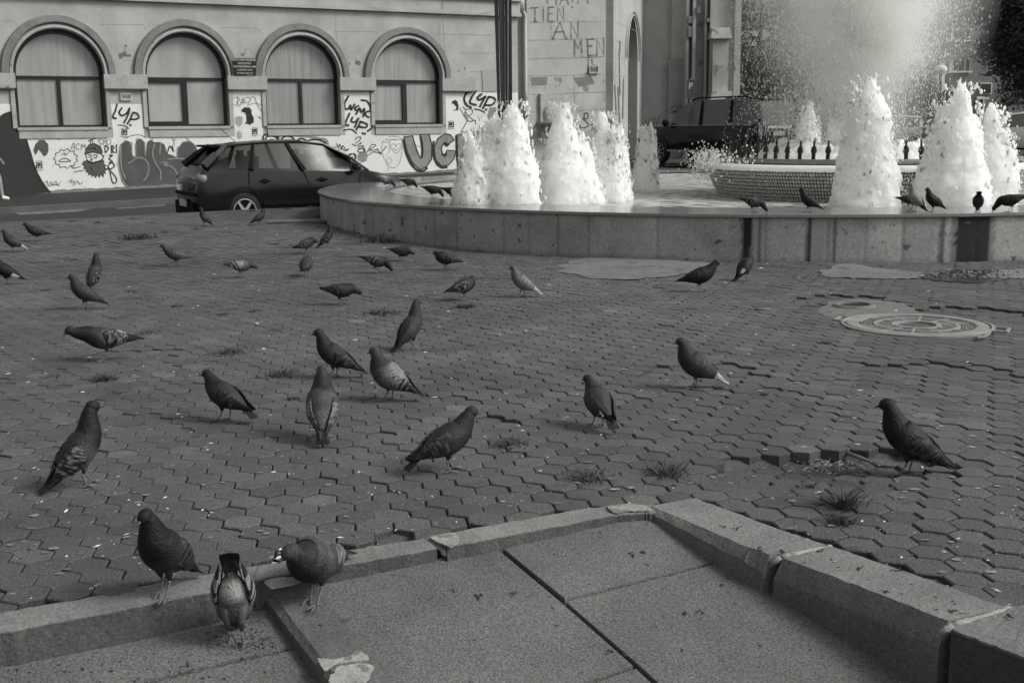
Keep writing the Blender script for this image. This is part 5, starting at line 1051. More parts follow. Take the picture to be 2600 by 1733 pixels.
H = [(-2.13, .42, .52, .72, .72, .70, .72, .6), (-2.10, .25, .42, .86, .86, .80, .80, .6), (-2.0, .2, .40, 1.0, 1.0, .83, .80, .6), (-1.93, .2, .38, 1.04, 1.04, .84, .78, .6), (-1.50, .2, .36, 1.0, 1.385, .85, .80, .56), (-1.2, .2, .34, .985, 1.42, .85, .82, .59), (-.7, .2, .33, .97, 1.45, .85, .83, .61), (-.1, .2, .32, .955, 1.455, .85, .83, .62), (.35, .2, .32, .94, 1.40, .85, .83, .60), (.8, .2, .32, .925, 1.20, .85, .82, .62), (1.18, .2, .33, .915, .915, .85, .80, .6), (1.5, .2, .35, .86, .86, .85, .78, .6), (1.85, .2, .38, .76, .76, .83, .73, .6), (2.05, .25, .42, .66, .66, .76, .64, .5), (2.13, .38, .46, .56, .56, .64, .55, .4)]
pc = aty(618, 537, 20.15); cs_ = 1.03; cyaw = math.radians(27)
hx, hy = math.cos(cyaw), math.sin(cyaw)
cl_ = (pc[0]+1.145*cs_*hx-.76*cs_*hy, pc[1]+1.145*cs_*hy+.76*cs_*hx, pc[2]-.31*cs_)
hb = car('parked_hatchback', cl_, cyaw, cs_, 'black five door hatchback parked side on along the plaza edge', H, (-1.28, 1.28), .31, m_carblk, mgl, .85, m_rim, 5); hb.scale = (.895*cs_, cs_, cs_)
def addp(nm, mt_, par, fn, smooth=False): m = M(); fn(m); return m.build(nm, mt_, par, smooth=smooth)
for s in (-1, 1):
    addp('pillar', m_carblk, hb, lambda m: (m.tube([(-.12, s*.835, .96), (-.28, s*.70, 1.22), (-.38, s*.63, 1.42)], [.05, .045, .035], 6)))
    addp('pillar', m_carblk, hb, lambda m: (m.tube([(-1.12, s*.83, .98), (-1.06, s*.70, 1.2), (-1.0, s*.63, 1.42)], [.05, .04, .03], 6)))
    addp('pillar', m_carblk, hb, lambda m: (m.tube([(-1.95, s*.77, 1.04), (-1.72, s*.70, 1.22), (-1.5, s*.58, 1.38)], [.09, .075, .04], 6)))
    addp('pillar', m_carblk, hb, lambda m: (m.tube([(1.18, s*.77, .92), (.8, s*.64, 1.19), (.35, s*.60, 1.385)], .028, 6)))
    addp('roof_edge', m_carblk, hb, lambda m: (m.tube([(-1.5, s*.57, 1.375), (-.7, s*.615, 1.43), (-.1, s*.625, 1.435), (.35, s*.605, 1.385)], .022, 6)))
    addp('side_moulding', m_black, hb, lambda m: m.box((-.05, s*.868, .44), (1.75, .03, .07)))
    for dx in (-.88, .22): addp('door_handle', m_black, hb, lambda m: (m.box((dx, s*.862, .80), (.2, .03, .025)), m.ell((dx, s*.852, .80), (.07, .02, .045), 10, 6)))
    for pts in ([(-1.16, .97), (-1.18, .75), (-1.0, .52), (-.96, .36)], [(-.14, .95), (-.02, .7), (.0, .36)], [(1.0, .9), (.92, .6), (.95, .36)]):
        addp('door_seam', m_black, hb, lambda m: m.tube([(a, s*(.857 if b < .9 else .845), b) for a, b in pts], .006, 4))
    addp('door_mirror', m_carblk, hb, lambda m: (m.ell((.86, s*.97, 1.0), (.09, .12, .075), 12, 8), m.box((.88, s*.86, .96), (.08, .12, .03))), True)
    t_ = addp('tail_lamp', m_lamp, hb, lambda m: (m.ell((-2.0, s*.72, .86), (.12, .13, .10), 12, 8)), True)
    addp('head_lamp', m_lamp, hb, lambda m: (m.ell((1.88, s*.62, .66), (.2, .14, .07), 12, 8)), True)
    addp('indicator', m_plate, hb, lambda m: m.box((1.32, s*.853, .62), (.09, .012, .035)))
addp('rear_bumper', m_black, hb, lambda m: (m.box((-2.14, 0, .36), (.08, 1.36, .22)), m.box((-2.1, 0, .6), (.1, 1.5, .05))))
addp('number_plate', m_plate, hb, lambda m: m.box((-2.19, 0.0, .45), (.02, .5, .11)))
addp('spoiler', m_black, hb, lambda m: m.box((-1.62, 0, 1.375), (.26, 1.1, .035)))
addp('rear_wiper', m_black, hb, lambda m: m.box((-1.93, 0, 1.08), (.05, .5, .03)))
addp('aerial', m_black, hb, lambda m: m.tube([(-1.15, 0, 1.44), (-1.42, 0, 1.66)], .006, 5))
for x in (-.95, .15): addp('seat', m_black, hb, lambda m: [(m.box((x, s*.36, .95), (.12, .42, .5)), m.box((x-.02, s*.36, 1.22), (.08, .22, .14))) for s in (-1, 1)])
# off-road car
S = [(-2.35, .5, .62, .9, .9, .85, .88, .7), (-2.33, .4, .6, 1.12, 1.12, .92, .92, .7), (-2.3, .4, .56, 1.16, 1.80, .94, .92, .74), (-2.1, .4, .55, 1.16, 1.86, .95, .94, .76), (-1.2, .4, .52, 1.15, 1.89, .95, .94, .78), (-.2, .4, .52, 1.14, 1.89, .95, .94, .78), (.4, .4, .52, 1.14, 1.84, .95, .94, .76), (.95, .4, .52, 1.14, 1.45, .95, .93, .78), (1.2, .4, .52, 1.14, 1.14, .95, .92, .7), (1.7, .4, .54, 1.11, 1.11, .95, .9, .7), (2.2, .4, .58, 1.02, 1.02, .92, .85, .7), (2.38, .45, .62, .85, .85, .85, .75, .6)]
yawS = PI-math.radians(50); pw = aty(1683, 385, 37.2); r_ = .39; hx, hy = math.cos(yawS), math.sin(yawS)
# front left wheel: local (1.42, +.85)
lx, ly = 1.42, .85; pw = aty(1676, 384, 36.6)
loc = (pw[0]-(lx*hx-ly*hy), pw[1]-(lx*hy+ly*hx), pw[2]-r_)
sv = car('off_road_car', loc, yawS, 1.0, 'black off-road car standing behind the spray in front of the church', S, (-1.4, 1.42), r_, m_carblk, mgd, .95, m_rimd, 10)
for s in (-1, 1):
    addp('roof_rail', m_black, sv, lambda m: m.tube([(-1.9, s*.68, 1.9), (-1.7, s*.68, 1.95), (.1, s*.68, 1.95), (.3, s*.68, 1.88)], .025, 6))
    for xa, xb in ((-1.35, -1.3), (-.25, -.2)): addp('pillar', m_black, sv, lambda m: m.tube([(xa, s*.945, 1.15), ((xa+xb)/2, s*.87, 1.5), (xb, s*.785, 1.84)], [.05, .045, .04], 6))
    addp('side_step', m_rimd, sv, lambda m: m.box((0, s*.98, .42), (1.9, .16, .05)))
    addp('window_trim', m_rimd, sv, lambda m: m.box((-.6, s*.945, 1.15), (3.0, .02, .02)))
    addp('door_mirror', m_black, sv, lambda m: m.ell((1.0, s*1.08, 1.24), (.08, .13, .11), 10, 8), True)
    addp('tail_lamp', m_lamp, sv, lambda m: m.box((-2.33, s*.82, 1.0), (.08, .16, .3)))
addp('chrome_bar', m_chrome, sv, lambda m: m.box((-2.38, 0, 1.08), (.05, 1.1, .08))); addp('number_plate', m_plate, sv, lambda m: m.box((-2.38, 0, .9), (.03, .52, .12)))
addp('roof_glint', m_chrome, sv, lambda m: m.box((-1.55, 0, 1.912), (1.3, 1.1, .01)))  # pale metallic sheet added to stand in for the highlight on the roof
for i, (px, Y, yw, lb, pt) in enumerate(((2590, 41, 2.9, 'pale car roof at the far right edge under the tree', m_carpale), (2250, 50, 2.6, 'far parked car glimpsed between the tall jet and the wide jet', m_carpale), (1985, 52, 2.8, 'far car with a glinting roof behind the left of the plume', m_carblk), (2475, 49, 3.0, 'dark far car between the two right-hand jets', m_carblk))):
    p = aty(px, 330, Y); c_ = car('distant_car', (p[0], Y, road_z(p[0], Y)), yw, 1.0, lb, H, (-1.28, 1.28), .31, pt, mgd, .85, m_rim, 5, 'cars parked in the street beyond the fountain')
# ================================================================== PERSON at the left edge
m_skin = mat('skin', .22, .26, 5, rough=.6); m_shirt = mat('shirt_pale', .5, .58, 4, rough=.9); m_short = mat('shorts_dark', .015, .02, 5, rough=.95); m_shoe = mat('shoe_white', .6, .7, 5, rough=.7); m_hair = mat('hair_dark', .01, .02, 20, rough=.7)
def skinned(nm, verts, edges, radii, mt_, par, root=0, lv=2):
    me = bpy.data.meshes.new(nm); me.from_pydata(verts, edges, []); o = bpy.data.objects.new(nm, me); C.objects.link(o); o.parent = par
    sm = o.modifiers.new('skin', 'SKIN'); sm.use_smooth_shade = True
    for i, v in enumerate(me.skin_vertices[0].data): v.radius = radii[i] if hasattr(radii[i], '__len__') else (radii[i], radii[i]); v.use_root = (i == root)
    ss_ = o.modifiers.new('sub', 'SUBSURF'); ss_.levels = lv; ss_.render_levels = lv; me.materials.append(mt_); return o
z_ = -.12; pp = atz(12, 517, -.13)
pe_ = empty('person', (pp[0]-.20, pp[1], road_z(pp[0], pp[1])+.12), 0, 1.0); tag(pe_, 'person in pale shirt, dark shorts and white shoes at the left edge', 'person')
V = [(0, 0, .92), (0, 0, 1.12), (0, 0, 1.36), (0, 0, 1.47), (.01, 0, 1.54), (.02, 0, 1.62), (.01, 0, 1.70),
     (0, .17, 1.38), (-.08, .21, 1.12), (-.02, .22, .88), (.02, .22, .80), (0, -.17, 1.38), (.08, -.21, 1.12), (.24, -.20, .93), (.29, -.19, .87),
     (0, .09, .88), (-.12, .1, .50), (-.30, .1, .14), (-.28, .1, .05), (0, -.09, .88), (.16, -.1, .50), (.20, -.1, .10), (.22, -.1, .05), (.34, -.1, .03), (-.18, .1, .02)]
E_ = [(0, 1), (1, 2), (2, 3), (3, 4), (4, 5), (5, 6), (2, 7), (7, 8), (8, 9), (9, 10), (2, 11), (11, 12), (12, 13), (13, 14), (0, 15), (15, 16), (16, 17), (17, 18), (0, 19), (19, 20), (20, 21), (21, 22), (22, 23), (18, 24)]
Rd = [(.15, .12), (.14, .11), (.17, .12), .06, .055, (.075, .085), .06, .06, .042, .03, .03, .06, .042, .03, .03, .09, .062, .042, .04, .09, .062, .042, .04, .03, .03]
skinned('body', V, E_, Rd, m_skin, pe_)
for k in range(5):
    addp('hair', m_hair, pe_, lambda m: m.ell((-.01, 0, 1.69), (.10, .085, .09), 12, 8), True) if k == 0 else None
m = M()
for k in range(4): m.tube([(.29, -.19+(k-1.5)*.018, .86), (.32, -.185+(k-1.5)*.018, .83-.004*k), (.335, -.18+(k-1.5)*.017, .795+.004*abs(k-1.5))], [.010, .009, .007], 6)
m.tube([(.285, -.17, .89), (.32, -.16, .87), (.335, -.16, .85)], [.011, .010, .008], 6); m.build('hand', m_skin, pe_, smooth=True)
skinned('shirt', [(0, 0, .96), (0, 0, 1.15), (0, 0, 1.36), (0, 0, 1.44), (0, .18, 1.38), (-.05, .21, 1.2), (0, -.18, 1.38), (.06, -.21, 1.19)], [(0, 1), (1, 2), (2, 3), (2, 4), (4, 5), (2, 6), (6, 7)], [(.17, .135), (.165, .13), (.19, .14), .075, .085, .07, .085, .07], m_shirt, pe_)
skinned('shorts', [(0, 0, .98), (0, 0, .9), (0, .09, .85), (-.09, .1, .55), (0, -.09, .85), (.14, -.1, .55)], [(0, 1), (1, 2), (2, 3), (1, 4), (4, 5)], [(.17, .135), (.17, .14), .11, .095, .11, .095], m_short, pe_)
skinned('shoe', [(.19, -.1, .07), (.24, -.1, .05), (.36, -.1, .035)], [(0, 1), (1, 2)], [.058, .055, .035], m_shoe, pe_); skinned('shoe', [(-.30, .1, .10), (-.27, .1, .06), (-.17, .1, .03)], [(0, 1), (1, 2)], [.055, .05, .035], m_shoe, pe_)
addp('wristwatch', m_chrome, pe_, lambda m: m.tube([(.215, -.202, .96), (.235, -.20, .935)], .038, 12))
# ================================================================== PIGEONS
m_feath = mat('feathers', .52, .92, 60, rough=.6, spec=.25, attr=True, fine=.35, fscale=170, bump=.55, bscale=120)
m_pleg = mat('pigeon_leg', .10, .15, 60, rough=.6); m_bill = mat('pigeon_bill', .03, .045, 30, rough=.4); m_cere = mat('pigeon_cere', .09, .14, 30, rough=.7)
m_eye = mat('pigeon_eye', .004, rough=.08, spec=.7); m_iris = mat('pigeon_iris', .10, .14, 10, rough=.4)
POSE = dict(mid=(23, .098, .222, -12), stand=(34, .080, .252, -12), tallstand=(42, .070, .268, -18), upright=(47, .055, .292, -5), walk=(17, .118, .222, -18), lean=(8, .165, .175, -32), peck=(-12, .150, .040, -62), low=(-3, .150, .105, -42), hunch=(16, .098, .178, -25), preen=(20, .115, .150, -60), tailup=(-34, .105, .035, -60), tailup2=(-60, .085, .05, -70), flat=(2, .13, .165, -15))
KIND = dict(  # head neck breast belly back rump | wing pattern params
 dark=dict(head=.022, neck=.014, breast=.018, belly=.04, back=.03, wing=.065, wing2=.014, pat='check', prim=.012, tail=.02, band=.01, rump=.04),
 black=dict(head=.014, neck=.009, breast=.010, belly=.012, back=.012, wing=.012, wing2=.018, pat='plain', prim=.009, tail=.010, band=.008, rump=.012),
 blackneck=dict(head=.010, neck=.006, breast=.006, belly=.03, back=.016, wing=.06, wing2=.010, pat='flecks', prim=.010, tail=.025, band=.008, rump=.04),
 blackfleck=dict(head=.012, neck=.010, breast=.012, belly=.09, back=.03, wing=.17, wing2=.012, pat='flecks', prim=.012, tail=.03, band=.010, rump=.04),
 darkbreast=dict(head=.05, neck=.02, breast=.009, belly=.05, back=.10, wing=.22, wing2=.05, pat='streak', prim=.04, tail=.09, band=.012, rump=.12),
 tailup=dict(head=.03, neck=.014, breast=.02, belly=.10, back=.12, wing=.26, wing2=.02, pat='bars', prim=.02, tail=.035, band=.005, rump=.12),
 grey=dict(head=.06, neck=.05, breast=.055, belly=.075, back=.07, wing=.075, wing2=.06, pat='plain', prim=.05, tail=.06, band=.035, rump=.08),
 plain=dict(head=.038, neck=.03, breast=.032, belly=.045, back=.045, wing=.04, wing2=.03, pat='plain', prim=.018, tail=.03, band=.012, rump=.045),
 checker=dict(head=.028, neck=.014, breast=.02, belly=.07, back=.05, wing=.18, wing2=.012, pat='check', prim=.012, tail=.03, band=.010, rump=.06),
 bars=dict(head=.05, neck=.035, breast=.06, belly=.11, back=.15, wing=.27, wing2=.012, pat='bars', prim=.04, tail=.06, band=.015, rump=.2),
 grizzle=dict(head=.06, neck=.022, breast=.04, belly=.10, back=.22, wing=.25, wing2=.02, pat='flecks2', prim=.02, tail=.06, band=.02, rump=.16),
 pale=dict(head=.09, neck=.12, breast=.16, belly=.22, back=.17, wing=.18, wing2=.15, pat='plain', prim=.42, tail=.45, band=.4, rump=.42),
 pale2=dict(head=.28, neck=.28, breast=.30, belly=.26, back=.26, wing=.28, wing2=.22, pat='check', prim=.03, tail=.03, band=.02, rump=.2),
 whitetail=dict(head=.035, neck=.025, breast=.03, belly=.055, back=.04, wing=.045, wing2=.03, pat='plain', prim=.42, tail=.5, band=.45, rump=.4),
 streak=dict(head=.045, neck=.018, breast=.022, belly=.09, back=.07, wing=.20, wing2=.05, pat='streak', prim=.03, tail=.09, band=.012, rump=.11))
def pigeon(loc, yaw, pose, kind, label, sca=1.0, turn=0.0, fluff=1.0, stride=.02, hd=0, seed=0, whitewing=0, notail=0, flags=()):
    r2 = random.Random(seed); K = KIND[kind]; e = empty('pigeon', tuple(loc), yaw, sca); tag(e, label, 'pigeon', 'pigeons about the fountain square')
    fluff *= 1.06
    pt, hx, hz, bp = POSE[pose]; p = math.radians(pt); a = Vector((math.cos(p), 0, math.sin(p))); up = Vector((-math.sin(p), 0, math.cos(p))); Y = Vector((0, 1, 0))
    hb = .122 if pt < 40 else .132
    if pt < -50: hb = .15
    Hp = Vector((-.012 if pt > 0 else .0, 0, hb)); c_, s_ = math.cos(turn), math.sin(turn)
    headc = Vector((hx*(1 if abs(turn) < .1 else .93), (.035*s_), hz))
    bd = Vector((math.cos(math.radians(bp))*c_, math.cos(math.radians(bp))*s_, math.sin(math.radians(bp))))
    # ---- body loft
    st = [(-.118, .008, .010, .006), (-.105, .006, .017, .011), (-.085, .003, .029, .022), (-.06, .0, .040, .035), (-.03, -.002, .049, .047), (0, -.002, .055, .054), (.028, .0, .057, .056), (.052, .003, .053, .052), (.072, .008, .045, .046)]
    path = []; 
    for (t, o_, w_, h_) in st: path.append((Hp+a*t+up*o_, w_*fluff, h_*fluff))
    P0 = path[-1][0]; T0 = (a+up*.55).normalized(); dist = (headc-P0).length
    nb = headc-bd*.006; side = Vector((0, 0, 1)) if hz > .12 else (headc-P0).normalized()
    T1 = (bd*.35+side*.8).normalized() if hz > .12 else (headc-P0).normalized()
    nk = 9
    for i in range(1, nk+1):
        t = i/nk; h00, h10, h01, h11 = 2*t**3-3*t**2+1, t**3-2*t**2+t, -2*t**3+3*t**2, t**3-t**2
        q = P0*h00+T0*(dist*.8*h10)+nb*h01+T1*(dist*.8*h11)
        w_ = np.interp(t, [0, .2, .45, .7, .88, 1], [.045, .040, .033, .0265, .0225, .0185]); h_ = np.interp(t, [0, .2, .45, .7, .88, 1], [.047, .043, .036, .028, .0235, .019])
        f_ = 1+(fluff-1)*(1-t); path.append((q, w_*f_, h_*f_))
    NS = 20; m = M(); rings = []; cs = []; L = len(path)
    for i, (c, w_, h_) in enumerate(path):
        tn = (path[min(i+1, L-1)][0]-path[max(i-1, 0)][0]).normalized(); s2 = Y-tn*Y.dot(tn); s2.normalize(); u2 = tn.cross(s2)
        if i < 7: u2 = up; s2 = Y
        ring = []
        for k in range(NS):
            th = 2*PI*k/NS; co, si = math.cos(th), math.sin(th); n_ = 1+.02*noise.noise(Vector((i*.8, k*.9, seed)))
            ring.append(c+s2*(w_*co*n_)+u2*(h_*si*n_))
            # colour by region
            if i < 9:
                top = .5+.5*si; base_c = K['belly']*(1-top)+K['back']*top
                if i < 4: base_c = K['rump'] if top > .4 else K['belly']*1.15
                if i >= 7: base_c = K['breast']*(1-top)+K['back']*top*.6+K['neck']*top*.4
            else:
                t = (i-8)/nk; base_c = np.interp(t, [0, .25, .6, .8, 1], [K['breast'], K['neck'], K['neck'], (K['neck']+K['head'])/2, K['head']])
            if 'whiterump' in flags and i < 6: base_c = .42 if (2 <= i <= 3 and si < .0) else .10
            cs.append(base_c*(1+.45*noise.noise(Vector((i*1.7, k*1.3, seed+3)))))
        rings.append(ring)
    m.rings(rings, 0, cs)
    # head
    s3 = Vector((-s_, c_, 0)); u3 = bd.cross(s3)*-1
    if u3.z < 0: u3 = -u3
    Rm = Matrix((bd, s3, u3)).transposed(); m.ell(headc, (.0275, .0204, .0228), 16, 10, Rm, 0, K['head']); m.ell(headc+bd*.016-u3*.003, (.012, .010, .0105), 12, 8, Rm, 0, K['head'])
    # thighs
    legs = []
    for s in (-1, 1):
        hp = Hp+a*(-.002)-up*.03+Y*(.022*s); fx = .012+(stride if s > 0 else -stride)*.9
        if pose in ('upright',): fx += .012
        ank = Vector((hp.x*.5+fx*.5-.012, .020*s, .046)); foot = Vector((fx, .021*s, .006))
        m.tube([hp+up*.02, hp-up*.004, hp.lerp(ank, .55), ank.lerp(hp, .15)], [.026*fluff, .021*fluff, .012, .0055], 10, 0, K['belly'])
        legs.append((ank, foot, s))
    bo = m.build('body', m_feath, e, smooth=True, attr=True)
    for ank, foot, s in legs:
        m = M(); m.tube([ank+Vector((.002, 0, .008)), ank, foot.lerp(ank, .15), foot], [.0042, .0036, .0030, .0036], 7)
        for (ang, Lt) in ((0, .034), (.55, .028), (-.55, .028), (PI-.2*s, .016)):
            ang += .12*r2.gauss(0, 1)+.12*s; d = Vector((math.cos(ang), math.sin(ang), 0))
            m.tube([foot, foot+d*Lt*.5+Vector((0, 0, .002)), foot+d*Lt-Vector((0, 0, .0025)), foot+d*(Lt+.005)-Vector((0, 0, .005))], [.0032, .0027, .0022, .0006], 6)
        m.build('leg', m_pleg, e, smooth=True)
    # bill and eyes
    bs = headc+bd*.022-u3*.003; m = M()
    m.tube([bs, bs+bd*.009, bs+bd*.016-u3*.0006, bs+bd*.0225-u3*.0036], [.0050, .0036, .0030, .0007], 8, 0)
    m.ell(bs+bd*.0045+u3*.0032, (.0052, .0042, .0028), 8, 6, Rm, 1); m.build('bill', [m_bill, m_cere], e, smooth=True)
    for s in (-1, 1):
        c = headc+bd*.0075+s3*(s*.0150)+u3*.0035; m = M(); m.ell(c, (.0040, .0030, .0040), 10, 8, Rm, 0)
        q = c+s3*(s*.0012); m.tube([q+bd*(.0042*math.cos(2*PI*k/12))+u3*(.0042*math.sin(2*PI*k/12)) for k in range(13)], .0009, 5, 1); m.build('eye', [m_eye, m_iris], e, smooth=True)
    # ---- tail
    base = Hp+a*(-.098)+up*.006; TL = .092; tp = p-.10
    if 'taildown' in flags: tp = p+.25
    if 'tailraise' in flags: tp = p-.5
    while base.z-math.sin(tp)*TL < .010 and tp > -1: tp -= .03
    td = Vector((-math.cos(tp), 0, -math.sin(tp))); tu = Vector((-math.sin(tp), 0, math.cos(tp))); m = M(); nf = 8
    for k in range(nf):
        f = (k-(nf-1)/2)/((nf-1)/2); fa = f*.15; d = (td*math.cos(fa)+Y*math.sin(fa)).normalized(); sd = Y*math.cos(fa)-td*math.sin(fa); rs = []; cc = []
        st_ = base+Y*(f*.009)-tu*(.0018*abs(f)*2)-d*.03
        for (t, w_) in ((0, .004), (.03, .007), (.07, .0085), (.105, .0088), (.118, .007), (TL+.032, .0015)):
            q = st_+d*t; z_ = .0007; rs.append([q-sd*w_-tu*z_, q+sd*w_-tu*z_, q+sd*w_*.8+tu*z_, q-sd*w_*.8+tu*z_]); v = K['band'] if t >= .1 else K['tail']
            cc += [v*(1+.12*(k % 2))]*4
        m.rings(rs, 0, cc)
    m.build('tail', m_feath, e, attr=True)
    # ---- wings
    for s in (-1, 1):
        m = M(); NW = 34; NC = 16; tip = .158; rs = []; cs = []
        drop = -.10+(.05 if pt > 30 else 0)
        for i in range(NW+1):
            t = i/NW; x = .062-(.062+tip)*t
            hh = np.interp(t, [0, .04, .12, .28, .48, .64, .78, .9, 1], [.004, .016, .028, .037, .037, .029, .017, .009, .002])*min(fluff, 1.12)
            yo = np.interp(t, [0, .12, .3, .5, .65, .8, 1], [.034, .043, .049, .045, .034, .022, .010])*fluff+(.022*t if 'spread' in flags else 0)
            zo = np.interp(t, [0, .2, .5, .75, 1], [.010, .010, .008, .012, .012]); th_ = np.interp(t, [0, .1, .4, .8, 1], [.004, .009, .011, .005, .001])
            c = Hp+a*x+up*(zo+drop*.05*t)+Y*(yo*s); ring = []
            if t > .6:   # keep the wing tips along the tail line
                kx = (t-.6)/.4; c += (tu*0+up*0) + (Vector((0, 0, 1))*0)
            for k in range(NC):
                th = 2*PI*k/NC; co, si = math.cos(th), math.sin(th)
                lean_ = up*si*hh+Y*(s*(co*th_-(.30*max(si, 0)**2)*hh-.12*max(-si, 0)*hh))
                ring.append(c+lean_)
                v = si; f = K['wing']; u_ = t*9; w2 = (v*.5+.5)*5+.5*(int(u_) % 2)
                nz_ = noise.noise(Vector((t*26, v*5+seed, s*3)))
                if K['pat'] == 'check': f = K['wing'] if ((w2 % 1) < .42 and (u_ % 1) < .6) != (nz_ > .28) else K['wing2']
                elif K['pat'] == 'flecks': f = K['wing'] if nz_ > .08 else K['wing2']
                elif K['pat'] == 'flecks2': f = K['wing2'] if (nz_ > .12 or (.55 < t < .60) or (.64 < t < .72)) else K['wing']
                elif K['pat'] == 'bars': f = K['wing2'] if (.43+.1*v < t < .50+.1*v or .58+.1*v < t < .67+.1*v) else K['wing']
                elif K['pat'] == 'streak': f = K['wing'] if (t > .3 and nz_ > -.05 and v > -.3) else K['wing2']
                else: f = K['wing']*(1.8 if (u_*1.5+.5*(int(v*3) % 2)) % 1 > .85 else 1)*(1+.5*nz_)
                if t > .74: f = K['prim']*(1+.6*((k//2) % 2)*.5)
                if whitewing and s == (1 if whitewing > 0 else -1) and .5 < t < .72 and v > .2: f = .5
                if 'whiteprim' in flags and t > .52 and v < .3: f = .5
                cs.append(f)
            rs.append(ring)
        m.rings(rs, 0, cs)
        # primaries : separate narrow feathers beyond the coverts
        for q in range(4):
            b0 = Hp+a*(-.075-.006*q)+up*(-.004+.006*q)+Y*(s*(.032-.002*q)); tipv = Hp+a*(-.165-.004*q if q < 3 else -.15)+up*(.008+.004*q)+Y*(s*(.012-.001*q))
            dd = tipv-b0; w_ = .0075; rs2 = []
            for t, ww in ((0, .6), (.4, 1), (.8, .7), (1, .12)):
                c = b0+dd*t+Y*(s*.004*math.sin(PI*t)); rs2.append([c+up*w_*ww, c+Y*(s*.0012), c-up*w_*ww, c-Y*(s*.0012)])
            m.rings(rs2, 0, K['prim']*(.8+.25*(q % 2)))
        m.build('wing', m_feath, e, smooth=True, attr=True)
    if 'chevron' in flags:
        m = M(); s = 1 
        for q in range(2):
            b0 = Hp+a*(-.085-.018*q)+up*(.012-.006*q)+Y*(.041-.006*q); m.tube([b0+up*.010+a*.018, b0-a*.016+up*.002, b0+a*.002-up*.020], .0026, 6, 0, .6)
        m.build('white_wing_mark', m_feath, e, attr=True)
    return e
R_ = math.radians
RIM = .4925
def P(px, py, yaw, pose, kind, label, sca=1.0, z=None, **k):
    q = atz(px, py, z) if z is not None else gnd(px, py)
    if z is None: q = q+np.array([0, 0, paver_dz(q[0], q[1])+.001])
    global PN; PN += 1
    # yaw: 0 = heading right in the photo, 90 = away; corrected for the view direction
    return pigeon(q, R_(yaw)-math.atan2(q[0], q[1]), pose, kind, label, sca, seed=PN, **k)
PN = 0
# on the basin rim, left group
P(980, 477, 5, 'peck', 'bars', 'pale barred pigeon bending down on the left end of the wet rim', .92, RIM)
P(1036, 479, 10, 'peck', 'dark', 'dark pigeon drinking on the rim just right of the pale barred one', .9, RIM)
P(1097, 503, 8, 'peck', 'black', 'black pigeon bowed on the rim, left one of the pair touching the jet', .95, RIM)
P(1147, 508, 0, 'peck', 'black', 'black pigeon with white wing edge on the rim closest to the left jet', .95, RIM, whitewing=1)
# right group
P(1911, 540, 0, 'peck', 'checker', 'pigeon pecking at the rim below the left part of the tiled bowl', .92, RIM)
P(2052, 539, 182, 'stand', 'black', 'black pigeon striding left along the rim in front of the tiled bowl', .95, RIM, stride=.035, flags=('whiteprimx',))
P(2322, 536, 150, 'upright', 'pale2', 'light grey pigeon upright on the rim beside the tallest jet', .95, RIM, turn=.4)
P(2368, 538, 215, 'stand', 'black', 'black pigeon facing the camera on the rim in front of the light grey one', .93, RIM)
P(2306, 530, 15, 'low', 'dark', 'dark pigeon half hidden behind the light grey one on the rim', .85, RIM+0)
P(2482, 539, 92, 'tailup', 'dark', 'dark pigeon seen from behind with wing tips up on the rim', .92, RIM)
P(2566, 539, 178, 'peck', 'dark', 'long dark pigeon drinking on the rim at the right edge', 1.05, RIM)
# far left of the square
P(93, 613, 180, 'walk', 'dark', 'dark pigeon walking left, uppermost at the left edge', 1.0, stride=.03)
P(32, 639, 182, 'stand', 'whitetail', 'dark pigeon with long white wing tips at the upper left edge', .98)
P(16, 722, 178, 'stand', 'black', 'black pigeon with broad white wing patch cut by the left edge', 1.05, flags=('whiteprim',))
P(446, 676, 178, 'walk', 'grey', 'plain mid grey pigeon walking left behind the weeds', 1.0, stride=.028)
P(612, 706, 8, 'low', 'bars', 'pale barred pigeon with lowered dark head walking right', .95)
P(520, 573, 158, 'upright', 'checker', 'small far pigeon with pale neck stretched up behind the hatchback', .84)
P(660, 571, 12, 'stand', 'plain', 'far grey pigeon walking right in front of the hatchback wheel', .86, stride=.03)
P(243, 735, 62, 'upright', 'checker', 'tall checkered pigeon seen from behind at left, behind the dark one', 1.05)
P(216, 785, 176, 'stand', 'plain', 'dark grey pigeon facing left in front of the tall checkered one', 1.05)
P(268, 914, 180, 'lean', 'checker', 'checkered pigeon stretching forward with a small white shoulder patch', 1.18, whitewing=-1, stride=.004)
P(780, 645, 14, 'preen', 'checker', 'checkered pigeon with lowered head beside the upright one near the basin corner', .95, flags=('tailraise',))
P(832, 629, 10, 'upright', 'checker', 'upright checkered pigeon nearest the left corner of the basin', .88, stride=.02)
P(779, 702, 75, 'preen', 'plain', 'rounded pigeon turned away with its dark head tucked down', .95, fluff=1.12)
P(955, 693, 0, 'peck', 'checker', 'checkered pigeon pecking right with tail raised, below the basin wall', .98)
P(1020, 663, -25, 'low', 'plain', 'round hunched pigeon by the foot of the basin wall', .9, fluff=1.1)
P(1130, 686, 180, 'hunch', 'dark', 'dark fluffed pigeon with head drawn in facing left', 1.0, fluff=1.08, turn=-.5)
P(1180, 762, 30, 'hunch', 'checker', 'speckled pigeon turned away with open wing tips', 1.0, turn=.7, fluff=1.05, stride=.03)
P(1326, 754, 178, 'stand', 'pale', 'pale grey pigeon with white wings and rump walking left', .98, stride=.035)
P(865, 773, 2, 'low', 'dark', 'dark pigeon with a straight level back pecking right, mid left', 1.0, flags=('tailraise',))
P(1045, 888, 40, 'upright', 'plain', 'smooth dark pigeon standing tall with its tail on the stones, centre', 1.03)
P(850, 960, 172, 'stand', 'dark', 'dark slim pigeon facing left in the middle of the square', 1.05)
